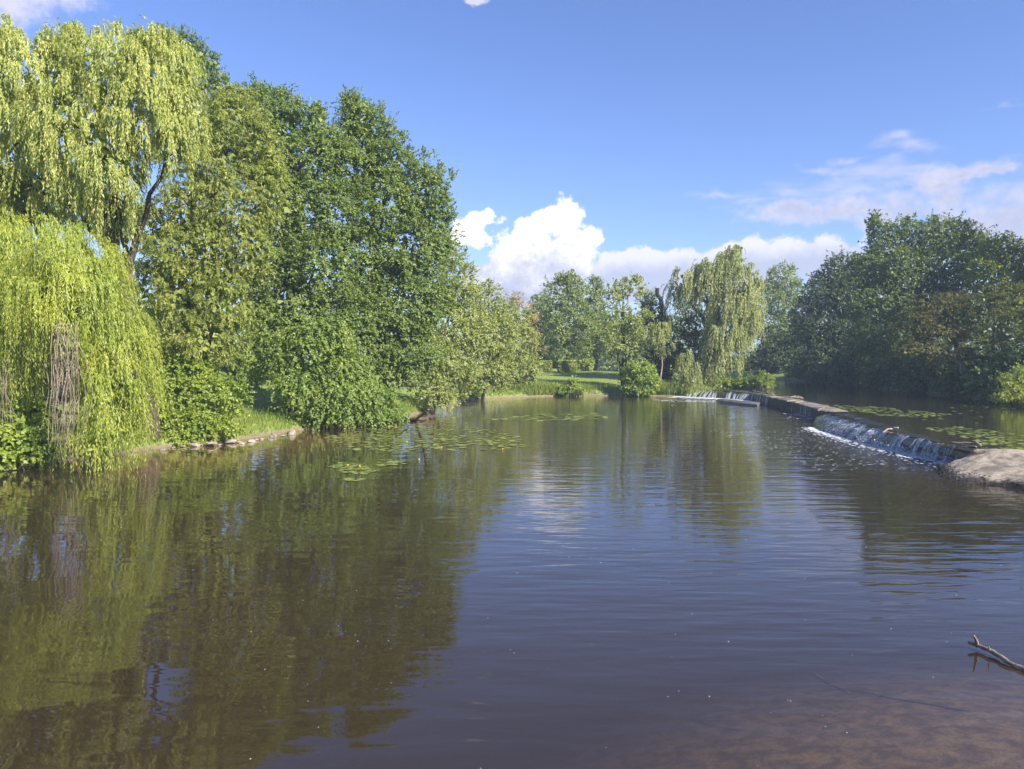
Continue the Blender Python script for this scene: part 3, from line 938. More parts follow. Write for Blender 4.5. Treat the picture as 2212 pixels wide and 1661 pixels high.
def falls():
    rng = np.random.default_rng(21)
    f = thing('waterfall', 'broad curtain of white streams pouring over the near part of the weir', 'waterfall', (17.5, 33, 0))
    for y in np.sort(np.concatenate([rng.uniform(30.0, 36.8, 26), rng.choice([30.4, 31.3, 32.0, 33.1, 34.2, 35.0, 36.2], 24) + rng.normal(size=24) * 0.13])):
        t = by_y(crest2, y); b = by_y(lv(base2, 0.0), y)
        top = np.array([t[0] - 0.03 + rng.uniform(0, 0.12), y, 0.735 + rng.uniform(-0.02, 0.01)])
        hgt = 0.0 if rng.uniform() < 0.75 else rng.uniform(0.1, 0.4)
        mobj('stream', stream_mesh(top, (b[0] - rng.uniform(0.10, 0.30), y + rng.normal() * 0.05, 0.01 + hgt), rng.uniform(0.03, 0.14), rng), M['fall'], f)
    Q = Quads()                                            # spray at the foot of the curtain
    n = 2600
    y = rng.uniform(29.6, 38.5, n); z = rng.uniform(0, 1, n) ** 2.2 * 0.30
    x = np.array([by_y(base2, a)[0] for a in y]) - rng.uniform(0.06, 0.36, n)
    leaf_quads(Q, np.stack([x, y, z], -1), unit(rng.normal(size=(n, 3)) + np.array([0, 0, 0.8])), rand_dir(n, rng), rng.uniform(0.03, 0.10, n), rng.uniform(0.03, 0.08, n))
    tag(Q.obj('spray', M['fall'], f, False), kind='stuff')
    f = thing('waterfall', 'broken white water tumbling down the sloping middle ramp of the weir', 'waterfall', (18.3, 41, 0))
    Q = Quads(); n = 950
    y = 37.0 + 8.0 * rng.beta(1.2, 1.9, n)
    u = rng.uniform(0.02, 0.9, n)
    pos = []
    for a, k in zip(y, u):
        t = by_y(crest2, a); b = by_y(b1, a); m_ = by_y(bm_, a)
        q = (1 - k) ** 2 * b + 2 * k * (1 - k) * (2 * m_ - 0.5 * (b + t)) + k * k * t
        pos.append(q + np.array([-0.05, 0, 0.05]))
    pos = np.array(pos)
    cl = vnoise(pos[:, 1] * 2.2 + pos[:, 2], pos[:, 2] * 1.2, 2.5, 31)
    pos = pos[cl > -0.05]
    dn = unit(np.array([-0.55, 0.0, -0.6]) + rng.normal(size=pos.shape) * 0.18)
    leaf_quads(Q, pos, dn, unit(np.array([-0.7, 0, 0.7]) + rng.normal(size=pos.shape) * 0.4), rng.uniform(0.06, 0.28, len(pos)), rng.uniform(0.03, 0.09, len(pos)))
    tag(Q.obj('white_water', M['fall'], f, False), kind='stuff')
    for y in rng.uniform(37.0, 44.5, 16):
        t = by_y(crest2, y); b = by_y(b1, y)
        mobj('stream', stream_mesh(t + np.array([-0.06, 0, 0.05]), b + np.array([-0.16, 0.1, 0.03]), rng.uniform(0.04, 0.12), rng), M['fall'], f)
    f = thing('waterfall', 'thin trickles running down the dark middle wall of the weir', 'waterfall', (21.5, 55, 0))
    for y in (54.2, 54.9, 55.6, 56.1, 57.4, 60.2):
        x = by_y(F1, y)[0]
        mobj('stream', stream_mesh((x - 0.08, y, 0.72), (x - 0.16, y, 0.01), rng.uniform(0.06, 0.13), rng), M['fall'], f)
    f = thing('waterfall', 'white streams falling from the far corner of the weir beside the flat slab', 'waterfall', (23.6, 72, 0))
    for y in np.linspace(68.6, 76.4, 12) + rng.normal(size=12) * 0.25:
        x = by_y(F1, y)[0]
        mobj('stream', stream_mesh((x - 0.08, y, 0.74), (x - 0.3, y, 0.01), rng.uniform(0.08, 0.28), rng), M['fall'], f)
    f = thing('waterfall', 'low white cascade fanning down the curved far end of the weir', 'waterfall', (21.5, 83, 0))
    for t in np.sort(np.concatenate([rng.uniform(0.1, 0.5, 20), rng.uniform(0.64, 0.97, 16)])):
        a = curve_at(midS, t); b = curve_at(basS, t); c_ = curve_at(topS, t)
        k = rng.uniform(-0.4, 0.5)
        s = a * (1 - k) + c_ * k + np.array([-0.03, -0.03, 0.09])
        mobj('stream', stream_mesh(s, b + np.array([-0.12, -0.16, 0.10]), rng.uniform(0.05, 0.18), rng), M['fall'], f)


falls()


def flecks(Q, x, y, z, lx, ly, rng, ang=None):
    "flat irregular patches of foam as fans of quads"
    n = len(x); k = 8
    a = np.linspace(0, 2 * PI, k, endpoint=False)[None, :]
    r = rng.uniform(0.55, 1.15, (n, k))
    dx = np.cos(a) * r * lx[:, None]; dy = np.sin(a) * r * ly[:, None]
    if ang is not None:
        c_, s_ = np.cos(ang)[:, None], np.sin(ang)[:, None]
        dx, dy = dx * c_ - dy * s_, dx * s_ + dy * c_
    v = np.stack([x[:, None] + dx, y[:, None] + dy, np.broadcast_to(np.asarray(z).reshape(-1, 1), dx.shape) + 0 * dx], -1)
    b = np.arange(n)[:, None, None] * k
    f = b + np.array([[0, 1, 2, 3], [0, 3, 4, 7], [4, 5, 6, 7]])[None]
    Q.add(v.reshape(-1, 3), f.reshape(-1, 4))


def foam():
    rng = np.random.default_rng(33)
    Q = Quads()
    n = 1000
    y = rng.uniform(29.0, 46.5, n)
    off = rng.exponential(0.32, n)
    x = np.array([by_y(base2, a)[0] for a in y]) - 0.12 - off
    s = rng.uniform(0.4, 1.0, n) * np.clip(1.2 - off * 0.5, 0.25, 1.2)
    flecks(Q, x, y, 0.012 + rng.uniform(0, 0.02, n), 0.10 * s, 0.20 * s, rng)
    n = 420                                                # streaks drifting off
    y = rng.uniform(28.5, 45, n); x = 17.0 - rng.uniform(0.4, 5.5, n) ** 1.0
    s = rng.uniform(0.3, 1.0, n)
    flecks(Q, x, y, 0.012 + rng.uniform(0, 0.008, n), 0.10 * s, 0.035 * s, rng, rng.normal(size=n) * 0.3)
    n = 500                                                # under the far cascade and the slab
    t = rng.uniform(0, 1, n)
    b = np.array([curve_at(basS, a) for a in t])
    o = rng.exponential(0.8, n)
    flecks(Q, b[:, 0] - 0.6 * o - 0.1, b[:, 1] - 0.8 * o - 0.2, 0.014 + rng.uniform(0, 0.02, n), rng.uniform(0.1, 0.35, n), rng.uniform(0.1, 0.4, n), rng)
    n = 160
    x = rng.uniform(14.5, 22.5, n); y = 79.5 - 0.5 * (x - 14) * 1.0 + rng.normal(size=n) * 1.2 - 2
    flecks(Q, x, y, 0.014 + rng.uniform(0, 0.01, n), rng.uniform(0.08, 0.3, n), rng.uniform(0.05, 0.14, n), rng)
    n = 60
    y = rng.uniform(53.0, 58.5, n); x = np.array([by_y(F1, a)[0] for a in y]) - 0.15 - rng.exponential(0.35, n)
    flecks(Q, x, y, np.full(n, 0.014), rng.uniform(0.05, 0.2, n), rng.uniform(0.05, 0.2, n), rng)
    tag(Q.obj('foam', M['foam'], None, False), kind='stuff')
    Q = Quads()                                            # foam specks on the near water
    n = 110
    D = rng.uniform(7.6, 24, n); u = rng.uniform(500, 2200, n)
    x = (u - CU) / F * D
    s = rng.uniform(0.004, 0.012, n) * (D / 10) ** 0.5
    flecks(Q, x, D, np.full(n, 0.008), s, s, rng)
    tag(Q.obj('floating_specks', M['foam'], None, False), kind='stuff')


foam()

# ------------------------------------------------------------------ driftwood, stones, lily pads


def stick(name, label, cat, lines, mat, group=None, sides=7):
    "lines: list of (points, r0, r1); built about its first point"
    o0 = np.array(lines[0][0][0], float)
    Q = Quads()
    rng = np.random.default_rng(abs(hash(label)) % 1000 if False else len(label))
    for pts, r0, r1 in lines:
        pts = np.asarray(pts, float) - o0
        n = max(6, 3 * len(pts))
        pp = resample(pts, n)
        pp[1:-1] += rng.normal(size=(n - 2, 3)) * (r0 * 0.16)
        Q.tube(pp, np.linspace(r0, r1, n) * rng.uniform(0.85, 1.12, n), sides)
    o = mobj(name, mesh_from(np.vstack(Q.v), np.vstack(Q.f), 4, True), mat, None, tuple(o0))
    return tag(o, label, cat, group)


c1 = lambda x, y: (1458 + 0.14647 * x, 810 + 0.14647 * y)
c2 = lambda x, y: (1728 + 0.12206 * x, 864 + 0.12206 * y)
c3 = lambda x, y: (1944 + 0.12109 * x, 918 + 0.12109 * y)
c8 = lambda x, y: (1620 + 0.3498 * x, 1080 + 0.3498 * y)
b8 = lambda x, y: (810 + 0.1709 * x, 837 + 0.1709 * y)
c4 = lambda x, y: (1107 + 0.12206 * x, 729 + 0.12206 * y)
c7b = lambda x, y: (270 + 0.1709 * x, 837 + 0.1709 * y)
LG = 'driftwood lodged on the weir'
for lab, pts, r in [
    ('pale flat log lying across the far corner of the weir crest', [c1(1140, 240), c1(1250, 262), c1(1440, 282)], 0.10),
    ('long thin log along the back edge of the weir crest', [c1(1480, 292), c1(1700, 322), c1(1870, 326)], 0.09),
    ('short stick lying flat just in front of the corner log on the weir', [c1(1270, 290), c1(1480, 296)], 0.07),
    ('longest log resting on the weir crest with its end over the upper river', [c1(1370, 330), c1(1600, 332), c1(1890, 342)], 0.10),
    ('bent branch arching above the upper river end of the log jam', [c1(1700, 330), c1(1790, 308), c1(1880, 336)], 0.06),
    ('pale stick across the middle of the dry weir crest', [c1(1650, 388), c1(1790, 374)], 0.06),
    ('pale stick beside another on the middle of the weir crest', [c1(1770, 408), c1(1890, 394)], 0.06),
    ('stick jutting over the front edge of the dry weir crest', [c1(2110, 525), c1(2150, 500), c1(2205, 486)], 0.05),
    ('straight pale board caught where the crest steps out', [c2(500, 205), c2(660, 210)], 0.06),
]:
    wp = [W(u, v, 0.82) for u, v in pts]
    stick('driftwood', lab, 'driftwood', [(wp, r, r * 0.6)], M['driftwood'], LG)
wp = [W(*c2(1470, 575), 0.74), W(*c2(1540, 520), 0.80), W(*c2(1660, 512), 0.80), W(*c2(1735, 490), 0.88)]
stick('driftwood', 'gnarled driftwood branch hanging over the lip of the waterfall', 'driftwood', [(wp, 0.035, 0.055), ([W(*c2(1600, 510), 0.8), W(*c2(1680, 480), 0.9)], 0.04, 0.02)], M['driftwood'], LG)
wp = [W(*c3(890, 312), 0.80), W(*c3(1000, 318), 0.80), W(*c3(1330, 330), 0.82), W(*c3(1370, 318), 0.90), W(*c3(1440, 372), 0.80)]
stick('driftwood', 'pale forked branch lying on the crest near the sandy shoulder', 'driftwood', [(wp, 0.035, 0.055), ([W(*c3(1000, 340), 0.78), W(*c3(1360, 390), 0.78)], 0.035, 0.03)], M['driftwood'], LG)
wp = [W(*c8(1900, 1130), 0.02), W(*c8(1692, 1042), 0.03), W(*c8(1600, 1000), 0.05), W(*c8(1500, 940), 0.06), W(*c8(1405, 893), 0.07), W(*c8(1352, 880), 0.10)]
stick('fallen_branch', 'weathered grey branch with upturned fork floating near the lower right corner', 'branch',
      [(wp, 0.043, 0.026), ([wp[4] - [0, 0, 0.02], W(*c8(1398, 865), 0.16), W(*c8(1383, 838), 0.27)], 0.028, 0.014), ([W(*c8(1480, 925), 0.1), W(*c8(1476, 905), 0.17)], 0.014, 0.006)], M['driftwood'])
stick('sunken_stick', 'dark thin stick lying under the shallow brown water', 'stick', [([W(*c8(390, 1072), -0.05), W(*c8(480, 1130), -0.05), W(*c8(615, 1192), -0.06)], 0.03, 0.02)], M['wet_wood'])
stick('floating_twig', 'thin bent twig sticking out of the river before the far bank', 'twig', [([W(1450, 878, 0.75), W(1455, 874, 0.35), W(1460, 881, -0.1)], 0.07, 0.04)], M['wet_wood'])
wl_ = [W(*b8(370, 405), 0.05), W(*b8(560, 412), 0.10), W(*b8(650, 385), 0.16), W(*b8(732, 362), 0.18)]
stick('sunken_log', 'dark wet log half sunk at the tip of the left bank among lily pads', 'log', [(wl_, 0.20, 0.16), ([W(*b8(520, 405), 0.1), W(*b8(580, 360), 0.7), W(*b8(640, 312), 1.4)], 0.10, 0.03)], M['wet_wood'])
stick('sandbar_stick', 'small dead stick poking out of the upper river under the dark trees', 'stick', [([P(1698, 823, 118), P(1695, 812, 118), P(1692, 800, 118)], 0.10, 0.04)], M['bark_pale'])


def rock_mesh(seed):
    import bmesh
    rng = np.random.default_rng(seed)
    bm = bmesh.new()
    bmesh.ops.create_icosphere(bm, subdivisions=2, radius=1.0)
    axes = rand_dir(7, rng); cut = rng.uniform(0.55, 0.9, 7)
    for v in bm.verts:
        p = np.array(v.co)
        for a, c in zip(axes, cut):
            d = p @ a
            if d > c:
                p = p - a * (d - c) * 0.85
        v.co = p * (1 + rng.normal() * 0.035)
    me = bpy.data.meshes.new('stone'); bm.to_mesh(me); bm.free()
    me.materials.append(M['stone'])
    return me


ROCKS = [rock_mesh(40 + k) for k in range(6)]
srng = np.random.default_rng(5)


def stone(u, v, half, label, group, flat=0.5):
    p = W(u, v, 0.0)
    r = 1.15 * half * p[1] / F
    o = bpy.data.objects.new('stone', ROCKS[srng.integers(0, 6)])
    o.location = (p[0], p[1] + r * 0.5, r * flat * 0.45)
    o.rotation_euler = (srng.uniform(-0.2, 0.2), srng.uniform(-0.2, 0.2), srng.uniform(0, 6.28))
    o.scale = (r, r * 0.9, r * flat)
    COL.objects.link(o)
    tag(o, label, 'stone', group)


NG, FG = 'stones edging the near left bank', 'stones edging the far bank'
stone(*c7b(2090, 598), 11, 'large rounded pale boulder at the water edge beside the grassy bank', NG, 0.62)
stone(*c7b(1860, 628), 9, 'rough brown stone set below the tall bank grass', NG, 0.6)
for x, y, hw in [(475, 800, 40), (720, 755, 32), (870, 748, 60), (950, 738, 32), (1080, 745, 72), (1320, 708, 68), (1430, 702, 38), (1470, 718, 34), (1590, 695, 46), (1650, 672, 32), (1835, 672, 26), (1990, 622, 30),
                 (600, 770, 30), (1180, 735, 30), (1720, 660, 26)]:
    stone(*c7b(x, y), hw * 0.1709 * 1.1, 'pale flat stone in the row below the leafy bank shrub', NG, 0.42)
stone(540 * 0.1709, 864 + 765 * 0.1709, 9, 'brown stone in the shade behind the hanging dead twigs', NG, 0.5)
for x, y, hw in [(1220, 138, 30), (1270, 128, 38), (1310, 142, 26), (1360, 138, 24), (1430, 136, 20), (1500, 122, 24), (1560, 118, 20), (1620, 112, 22), (1650, 112, 20), (1700, 108, 20), (760, 250, 30), (820, 228, 28), (900, 190, 40), (960, 180, 30)]:
    stone(*b8(x, y), hw * 0.1709 * 1.1, 'small brown stone under the pale alders at the water edge', 'stones under the pale alders', 0.6)
for x, y, hw in [(40, 1035, 45), (140, 1040, 30), (205, 1030, 25), (260, 1038, 15), (370, 1030, 15), (440, 1022, 30), (530, 1030, 42), (595, 1018, 35), (640, 1030, 20), (700, 1030, 30), (770, 1028, 36), (870, 1028, 50), (1000, 1026, 26), (1260, 1018, 40), (1300, 1020, 25),
                 (1390, 1014, 25), (1470, 1014, 22), (1540, 1016, 30), (1630, 1018, 40), (1720, 1024, 35), (1820, 1030, 20), (1900, 1032, 22), (2000, 1036, 18), (2110, 1032, 26)]:
    stone(*c4(x, y), hw * 0.12206 * 1.15, 'pale stone in the line at the foot of the far lawn bank', FG, 0.7)


def pad_mesh(seed):
    rng = np.random.default_rng(seed)
    n = 14
    a = np.linspace(0.22, 2 * PI - 0.22, n)
    r = 1 + 0.05 * np.sin(a * 3 + rng.uniform(0, 6)) + rng.normal(size=n) * 0.02
    v = [(0, 0, 0.0)] + [(math.cos(t) * k, math.sin(t) * k * 0.92, 0.02 * math.sin(2 * t + seed)) for t, k in zip(a, r)]
    f = [(0, i, i + 1) for i in range(1, n)]
    me = bpy.data.meshes.new('lily_pad'); me.from_pydata(v, [], f); me.update()
    me.materials.append(M['pad'])
    return me


PADS = [pad_mesh(k) for k in range(5)]


def in_poly(px, py, poly):
    return sdist(np.array([px]), np.array([py]), poly)[0] < 0


def pads():
    rng = np.random.default_rng(64)
    cm = lambda x, y: (486 + 0.3251 * x, 540 + 0.3251 * y)
    cf = lambda x, y: (1080 + 0.3414 * x, 378 + 0.3414 * y)
    G = [
        ('green lily pad in the large patch spreading from the left bank', 0.0, (0.11, 0.22), 460, 3.0,
         [cm(640, 1255), cm(800, 1215), cm(1000, 1165), cm(1280, 1100), cm(1450, 1088), cm(1500, 1165), cm(1700, 1185), cm(1990, 1240), cm(1990, 1308), cm(1800, 1330), cm(1500, 1345), cm(1100, 1340), cm(820, 1325), cm(760, 1280)]),
        ('green lily pad in the small nearest patch out on the dark water', 0.0, (0.10, 0.17), 46, 1.0,
         [cm(690, 1442), cm(760, 1412), cm(900, 1425), cm(1020, 1470), cm(930, 1495), cm(830, 1490)]),
        ('green lily pad in the loose row just behind the nearest patch', 0.0, (0.12, 0.20), 15, 1.0, [cm(1000, 1402), cm(1130, 1392), cm(1235, 1412), cm(1180, 1430), cm(1040, 1440)]),
        ('lone pale lily pad in front of all the other pads', 0.0, (0.14, 0.20), 4, 1.0, [cm(785, 1528), cm(850, 1520), cm(930, 1522), cm(870, 1538)]),
        ('lily pad in the thin patch before the far bank', 0.0, (0.16, 0.32), 80, 1.0, [cf(-160, 1545), cf(20, 1538), cf(250, 1512), cf(600, 1502), cf(720, 1542), cf(480, 1550), cf(250, 1556)]),
        ('yellow green lily pad on the upper river close behind the weir step', ZU, (0.11, 0.22), 200, 1.0,
         [c7(895, 343), c7(1100, 352), c7(1320, 362), c7(1500, 384), c7(1760, 408), c7(1700, 428), c7(1500, 425), c7(1250, 415), c7(1050, 382)]),
        ('yellow green lily pad on the upper river above the waterfall', ZU, (0.09, 0.17), 170, 1.6,
         [c7(1560, 495), c7(1800, 485), c7(2000, 512), c7(2250, 545), c7(2290, 655), c7(2150, 645), c7(2010, 610), c7(1860, 565), c7(1700, 520)]),
        ('stray lily pad on the open upper river below the leaning trunks', ZU, (0.13, 0.2), 26, 1.0, [c7(1640, 380), c7(1900, 345), c7(2200, 360), c7(2190, 480), c7(1700, 470), c7(1300, 440)]),
    ]
    allp = []
    for lab, z, (r0, r1), n, bias, px in G:
        poly = np.array([W(u, v, z)[:2] for u, v in px])
        lo, hi = poly.min(0), poly.max(0)
        got, tries = [], 0
        while len(got) < n and tries < 60000:
            tries += 1
            p = rng.uniform(lo, hi)
            if not in_poly(p[0], p[1], poly): continue
            if sdist(np.array([p[0]]), np.array([p[1]]), LOWER if z == 0 else UPPER)[0] > -0.2: continue
            if vnoise(np.array([p[0]]), np.array([p[1] * 0.6]), 1.1, 77)[0] < rng.uniform(-1.0, -0.05): continue
            r = rng.uniform(r0, r1)
            if any((p[0] - q[0]) ** 2 + (p[1] - q[1]) ** 2 < (0.72 * (r + q[2])) ** 2 for q in got): continue
            got.append((p[0], p[1], r))
        allp += [(x, y, z, r, lab) for x, y, r in got]
    # larger in the picture first
    allp.sort(key=lambda q: -q[3] ** 2 / q[1] ** 3)
    for i, (x, y, z, r, lab) in enumerate(allp[:300]):
        o = bpy.data.objects.new('lily_pad', PADS[i % 5])
        o.location = (x, y, z + 0.010 + rng.uniform(0, 0.012)); o.scale = (r, r, r)
        o.rotation_euler = (rng.normal() * 0.03, rng.normal() * 0.03, rng.uniform(0, 6.28))
        COL.objects.link(o)
        tag(o, lab, 'lily pad', lab.split(' lily pad ')[0].split()[-1] + ' pads ' + ' '.join(lab.split()[lab.split().index('pad') + 1:]))
    rest = allp[300:]
    if rest:
        a = np.array([q[:4] for q in rest])
        Q = Quads()
        flecks(Q, a[:, 0], a[:, 1], a[:, 2] + 0.012, a[:, 3], a[:, 3], rng)
        tag(Q.obj('lily_pads', M['pad'], None, False), kind='stuff')
    # yellow flowers
    m, g = new_mat('lily_flower'); b = g.n('ShaderNodeBsdfPrincipled', {'Base Color': (0.75, 0.45, 0.03, 1), 'Roughness': 0.5})
    g.n('ShaderNodeOutputMaterial', {'Surface': b.outputs[0]})
    import bmesh
    bm = bmesh.new(); bmesh.ops.create_icosphere(bm, subdivisions=1, radius=1.0)
    me = bpy.data.meshes.new('lily_flower'); bm.to_mesh(me); bm.free(); me.materials.append(m)
    for x, y in [(1210, 1275), (1440, 1310), (1845, 1322), (1290, 1392), (815, 1428), (895, 1436)]:
        p = W(*cm(x, y), 0.05)
        o = bpy.data.objects.new('lily_flower', me); o.location = p; o.scale = (0.035, 0.035, 0.04); COL.objects.link(o)
        tag(o, 'small round yellow water lily flower standing among the pads', 'flower', 'yellow lily flowers')


pads()

# ------------------------------------------------------------------ left bank trees
R_ = np.array
L_ = lobe
willow('weeping_willow', 'low bright weeping willow with curtains of branches trailing to the water', BD(60, 33.5), P(90, 560, 33), [
    L_(70, 575, 150, 80, 32.0, 3.2), L_(175, 590, 80, 70, 30.8, 2.2), L_(-70, 620, 150, 110, 32, 3.0), L_(228, 685, 54, 95, 30.6, 1.7), L_(268, 790, 60, 105, 30.6, 1.5),
    L_(120, 650, 130, 90, 29.8, 1.8), L_(30, 720, 70, 100, 30.2, 1.6), L_(150, 690, 60, 60, 29.2, 1.0), L_(245, 830, 70, 110, 29.6, 1.4), L_(225, 920, 50, 60, 29.0, 1.0), L_(195, 965, 45, 38, 28.7, 0.8),
    L_(-50, 800, 80, 120, 30.5, 1.6), L_(305, 860, 36, 56, 30.4, 0.9), L_(60, 880, 40, 90, 31.0, 0.8)],
    M['willow_low'], M['bark'], 11, size=0.68, strands=10, per=19, length=(0.9, 2.6), L=0.135, Wd=0.029, dens=1.15, r0=0.42, zmin=0.06, sway=(0.12, -0.05, 0), low=0.8, filln=4.0)
willow('weeping_willow', 'tall pale weeping willow with a ragged top against the sky', BD(315, 36.5), P(200, 180, 35.5), [
    L_(75, 190, 120, 100, 35, 3.0), L_(165, 120, 70, 48, 35.5, 1.8), L_(250, 150, 110, 78, 35, 2.6), L_(345, 175, 84, 88, 35.2, 2.4), L_(20, 300, 120, 110, 34.2, 2.6), L_(160, 280, 130, 100, 34, 2.4),
    L_(300, 255, 110, 85, 34.6, 2.4), L_(385, 260, 50, 90, 34.8, 1.6), L_(100, 380, 110, 70, 34.4, 2.0), L_(235, 370, 80, 75, 34, 1.8), L_(385, 330, 42, 60, 34.6, 1.2), L_(-80, 230, 120, 150, 35, 3.0),
    L_(-60, 420, 130, 120, 35, 2.6), L_(200, 440, 60, 40, 34.6, 1.4), L_(60, 455, 110, 60, 36.5, 1.6), L_(12, 95, 22, 45, 35, 0.8), L_(260, 470, 40, 40, 36, 1.2)],
    M['willow'], M['bark'], 12, size=0.74, strands=11, per=13, length=(0.5, 1.5), L=0.155, Wd=0.044, dens=1.4, r0=0.5, nl=11, out=0.95, zmin=1.0, low=0.6, back=0.25, filln=8.0, fillsize=0.36, frac=0.4,
    wisps=[(8, 38, 35, 1.2, 7), (70, 68, 35, 0.9, 9), (110, 72, 35, 0.9, 8), (160, 60, 35, 0.9, 9), (205, 66, 35, 1.0, 9), (245, 58, 35, 0.9, 9), (300, 48, 35, 1.1, 8), (322, 62, 35, 0.9, 8), (365, 92, 35, 0.9, 8), (400, 130, 35, 0.8, 6)])


def dead_twigs():
    rng = np.random.default_rng(50)
    root = thing('dead_willow_branch', 'bundle of bare dead grey brown twigs hanging from the low willow to the water', 'branch', P(140, 722, 28.9))
    Q = Quads()
    for k in range(60):
        u = rng.normal(138, 16); v = rng.uniform(690, 790)
        a = P(u, v, 27.8 + rng.uniform(-0.3, 0.5))
        e = P(134 + (u - 138) * 0.9 + rng.normal() * 7, rng.uniform(900, 1000) if rng.uniform() < 0.75 else rng.uniform(800, 900), 27.7 + rng.uniform(-0.3, 0.3))
        n = 11; t = np.linspace(0, 1, n)[:, None]
        p = a * (1 - t) + e * t
        p[:, 0] += np.sin(t[:, 0] * PI) * rng.normal() * 0.22
        p[2:] += np.cumsum(rng.normal(size=(n - 2, 3)) * np.array([0.035, 0.03, 0.0]), 0)
        p[:, 2] = np.maximum(p[:, 2], 0.03)
        Q.tube(p, np.linspace(0.014, 0.006, n) * rng.uniform(0.6, 1.5), 4, cap=False)
    for k in range(11):                                     # a thinner bunch at the picture's left edge
        a = P(rng.normal(8, 14), rng.uniform(760, 830), 29.0); e = P(rng.normal(12, 18), rng.uniform(860, 970), 28.8)
        n = 9; t = np.linspace(0, 1, n)[:, None]
        p = a * (1 - t) + e * t
        p[2:] += np.cumsum(rng.normal(size=(n - 2, 3)) * 0.02, 0)
        Q.tube(p, np.linspace(0.015, 0.007, n), 4, cap=False)
    tag(Q.obj('twigs', M['dead_twig'], root), kind='stuff')


dead_twigs()

broadleaf('ash_tree', 'tall dark ash tree rising behind the pale willow top', BD(430, 50), P(400, 130, 50), [
    L_(392, 100, 46, 42, 50), L_(365, 85, 24, 24, 50), L_(440, 140, 46, 40, 50), L_(465, 190, 44, 44, 50), L_(415, 180, 60, 60, 50), L_(430, 270, 80, 80, 50), L_(350, 120, 40, 50, 50.5), L_(480, 250, 40, 50, 50)],
    M['ash'], M['bark'], 13, size=0.95, shoots=7, per=11, L=0.15, Wd=0.065, dens=1.2, spires=[(395, 55, 50, 1.0, 8), (430, 85, 50, 0.9, 7), (470, 110, 50, 0.8, 6), (490, 155, 50, 0.7, 5)], low=0.6)
broadleaf('walnut_tree', 'yellow green tree with drooping catkins and bare beige twigs beside the tall willow', BD(440, 43), P(470, 330, 43), [
    L_(500, 270, 80, 75, 44), L_(560, 330, 60, 80, 43.5), L_(470, 350, 70, 70, 43), L_(575, 420, 50, 70, 43), L_(500, 440, 80, 80, 42.4), L_(420, 450, 70, 70, 42.4), L_(540, 540, 55, 70, 42), L_(445, 550, 80, 75, 41.6),
    L_(370, 560, 70, 80, 41.5), L_(390, 650, 70, 80, 41), L_(480, 650, 70, 70, 41), L_(440, 740, 80, 70, 40.4), L_(365, 740, 55, 80, 40.6), L_(510, 230, 50, 50, 45), L_(330, 480, 50, 60, 42.5)],
    M['catkin'], M['bark'], 14, size=0.8, shoots=9, per=12, L=0.17, Wd=0.052, dens=1.35, r0=0.34, nl=11, droop=0.35, hang=0.55, twig=M['twig'], frac=0.5, tw=0.012, filln=8.0, up=0.3)
broadleaf('alder_tree', 'big dark green alder, the left of the two tallest, with ragged spires', BD(640, 52), P(640, 250, 52), [
    L_(598, 238, 46, 50, 52), L_(660, 268, 56, 52, 52), L_(575, 330, 60, 80, 52), L_(660, 360, 80, 80, 51.4), L_(720, 330, 40, 60, 52), L_(640, 460, 90, 80, 51), L_(720, 460, 60, 80, 51), L_(600, 560, 70, 80, 51),
    L_(690, 580, 90, 80, 50), L_(630, 660, 80, 70, 49.5), L_(570, 650, 50, 60, 50), L_(740, 700, 80, 70, 50.5), L_(560, 200, 20, 20, 52)],
    M['alder'], M['bark_dark'], 15, size=1.1, shoots=16, per=13, L=0.135, Wd=0.10, dens=1.3, r0=0.42, nl=10,
    spires=[(552, 168, 52, 1.7, 9), (578, 160, 52, 1.7, 10), (612, 178, 52, 1.2, 9), (645, 198, 52, 1.2, 9), (685, 203, 52, 1.2, 9), (720, 250, 52, 1.0, 7)])
broadleaf('alder_tree', 'big dark green alder sloping down to the right beside open sky', BD(830, 56), P(800, 270, 55), [
    L_(770, 255, 34, 55, 54), L_(805, 280, 45, 50, 54), L_(770, 360, 60, 70, 54), L_(850, 350, 55, 55, 54), L_(900, 400, 50, 55, 54), L_(940, 430, 42, 55, 54), L_(830, 450, 80, 80, 53.4), L_(940, 510, 48, 70, 54), L_(880, 540, 80, 80, 53.4),
    L_(800, 560, 80, 80, 53), L_(860, 650, 90, 80, 53), L_(790, 680, 70, 70, 52), L_(930, 640, 60, 70, 54.5), L_(880, 750, 80, 70, 54), L_(830, 790, 60, 60, 52.5)],
    M['alder'], M['bark_dark'], 16, size=1.1, shoots=16, per=13, L=0.135, Wd=0.10, dens=1.3, r0=0.42, nl=10,
    spires=[(748, 174, 54, 2.2, 14), (762, 172, 54, 2.0, 12), (800, 212, 54, 1.2, 9), (822, 208, 54, 1.4, 10), (868, 272, 54, 1.0, 8), (915, 302, 54, 1.4, 7), (952, 330, 54, 1.4, 8), (978, 350, 54, 1.4, 8)])
broadleaf('hazel_bush', 'bright green leaning bush overhanging the water below the two big alders', BD(660, 49.0), P(660, 800, 48), [
    L_(600, 720, 60, 50, 48.0), L_(690, 720, 70, 50, 47.6), L_(650, 770, 80, 50, 46.8), L_(740, 790, 70, 50, 47.6), L_(640, 840, 62, 46, 46), L_(720, 850, 70, 44, 46.4), L_(700, 895, 52, 26, 45.6), L_(640, 895, 34, 24, 45.4), L_(790, 850, 56, 48, 48), L_(840, 870, 46, 42, 49.5), L_(800, 905, 60, 18, 48), L_(555, 760, 40, 60, 47.6), L_(560, 690, 40, 50, 48.5)],
    M['alder_low'], M['bark_dark'], 17, size=1.0, shoots=14, per=12, L=0.135, Wd=0.105, dens=1.15, r0=0.18, nl=8, up=0.1, droop=0.4, hang=0.35, cat='bush', zmin=0.05)
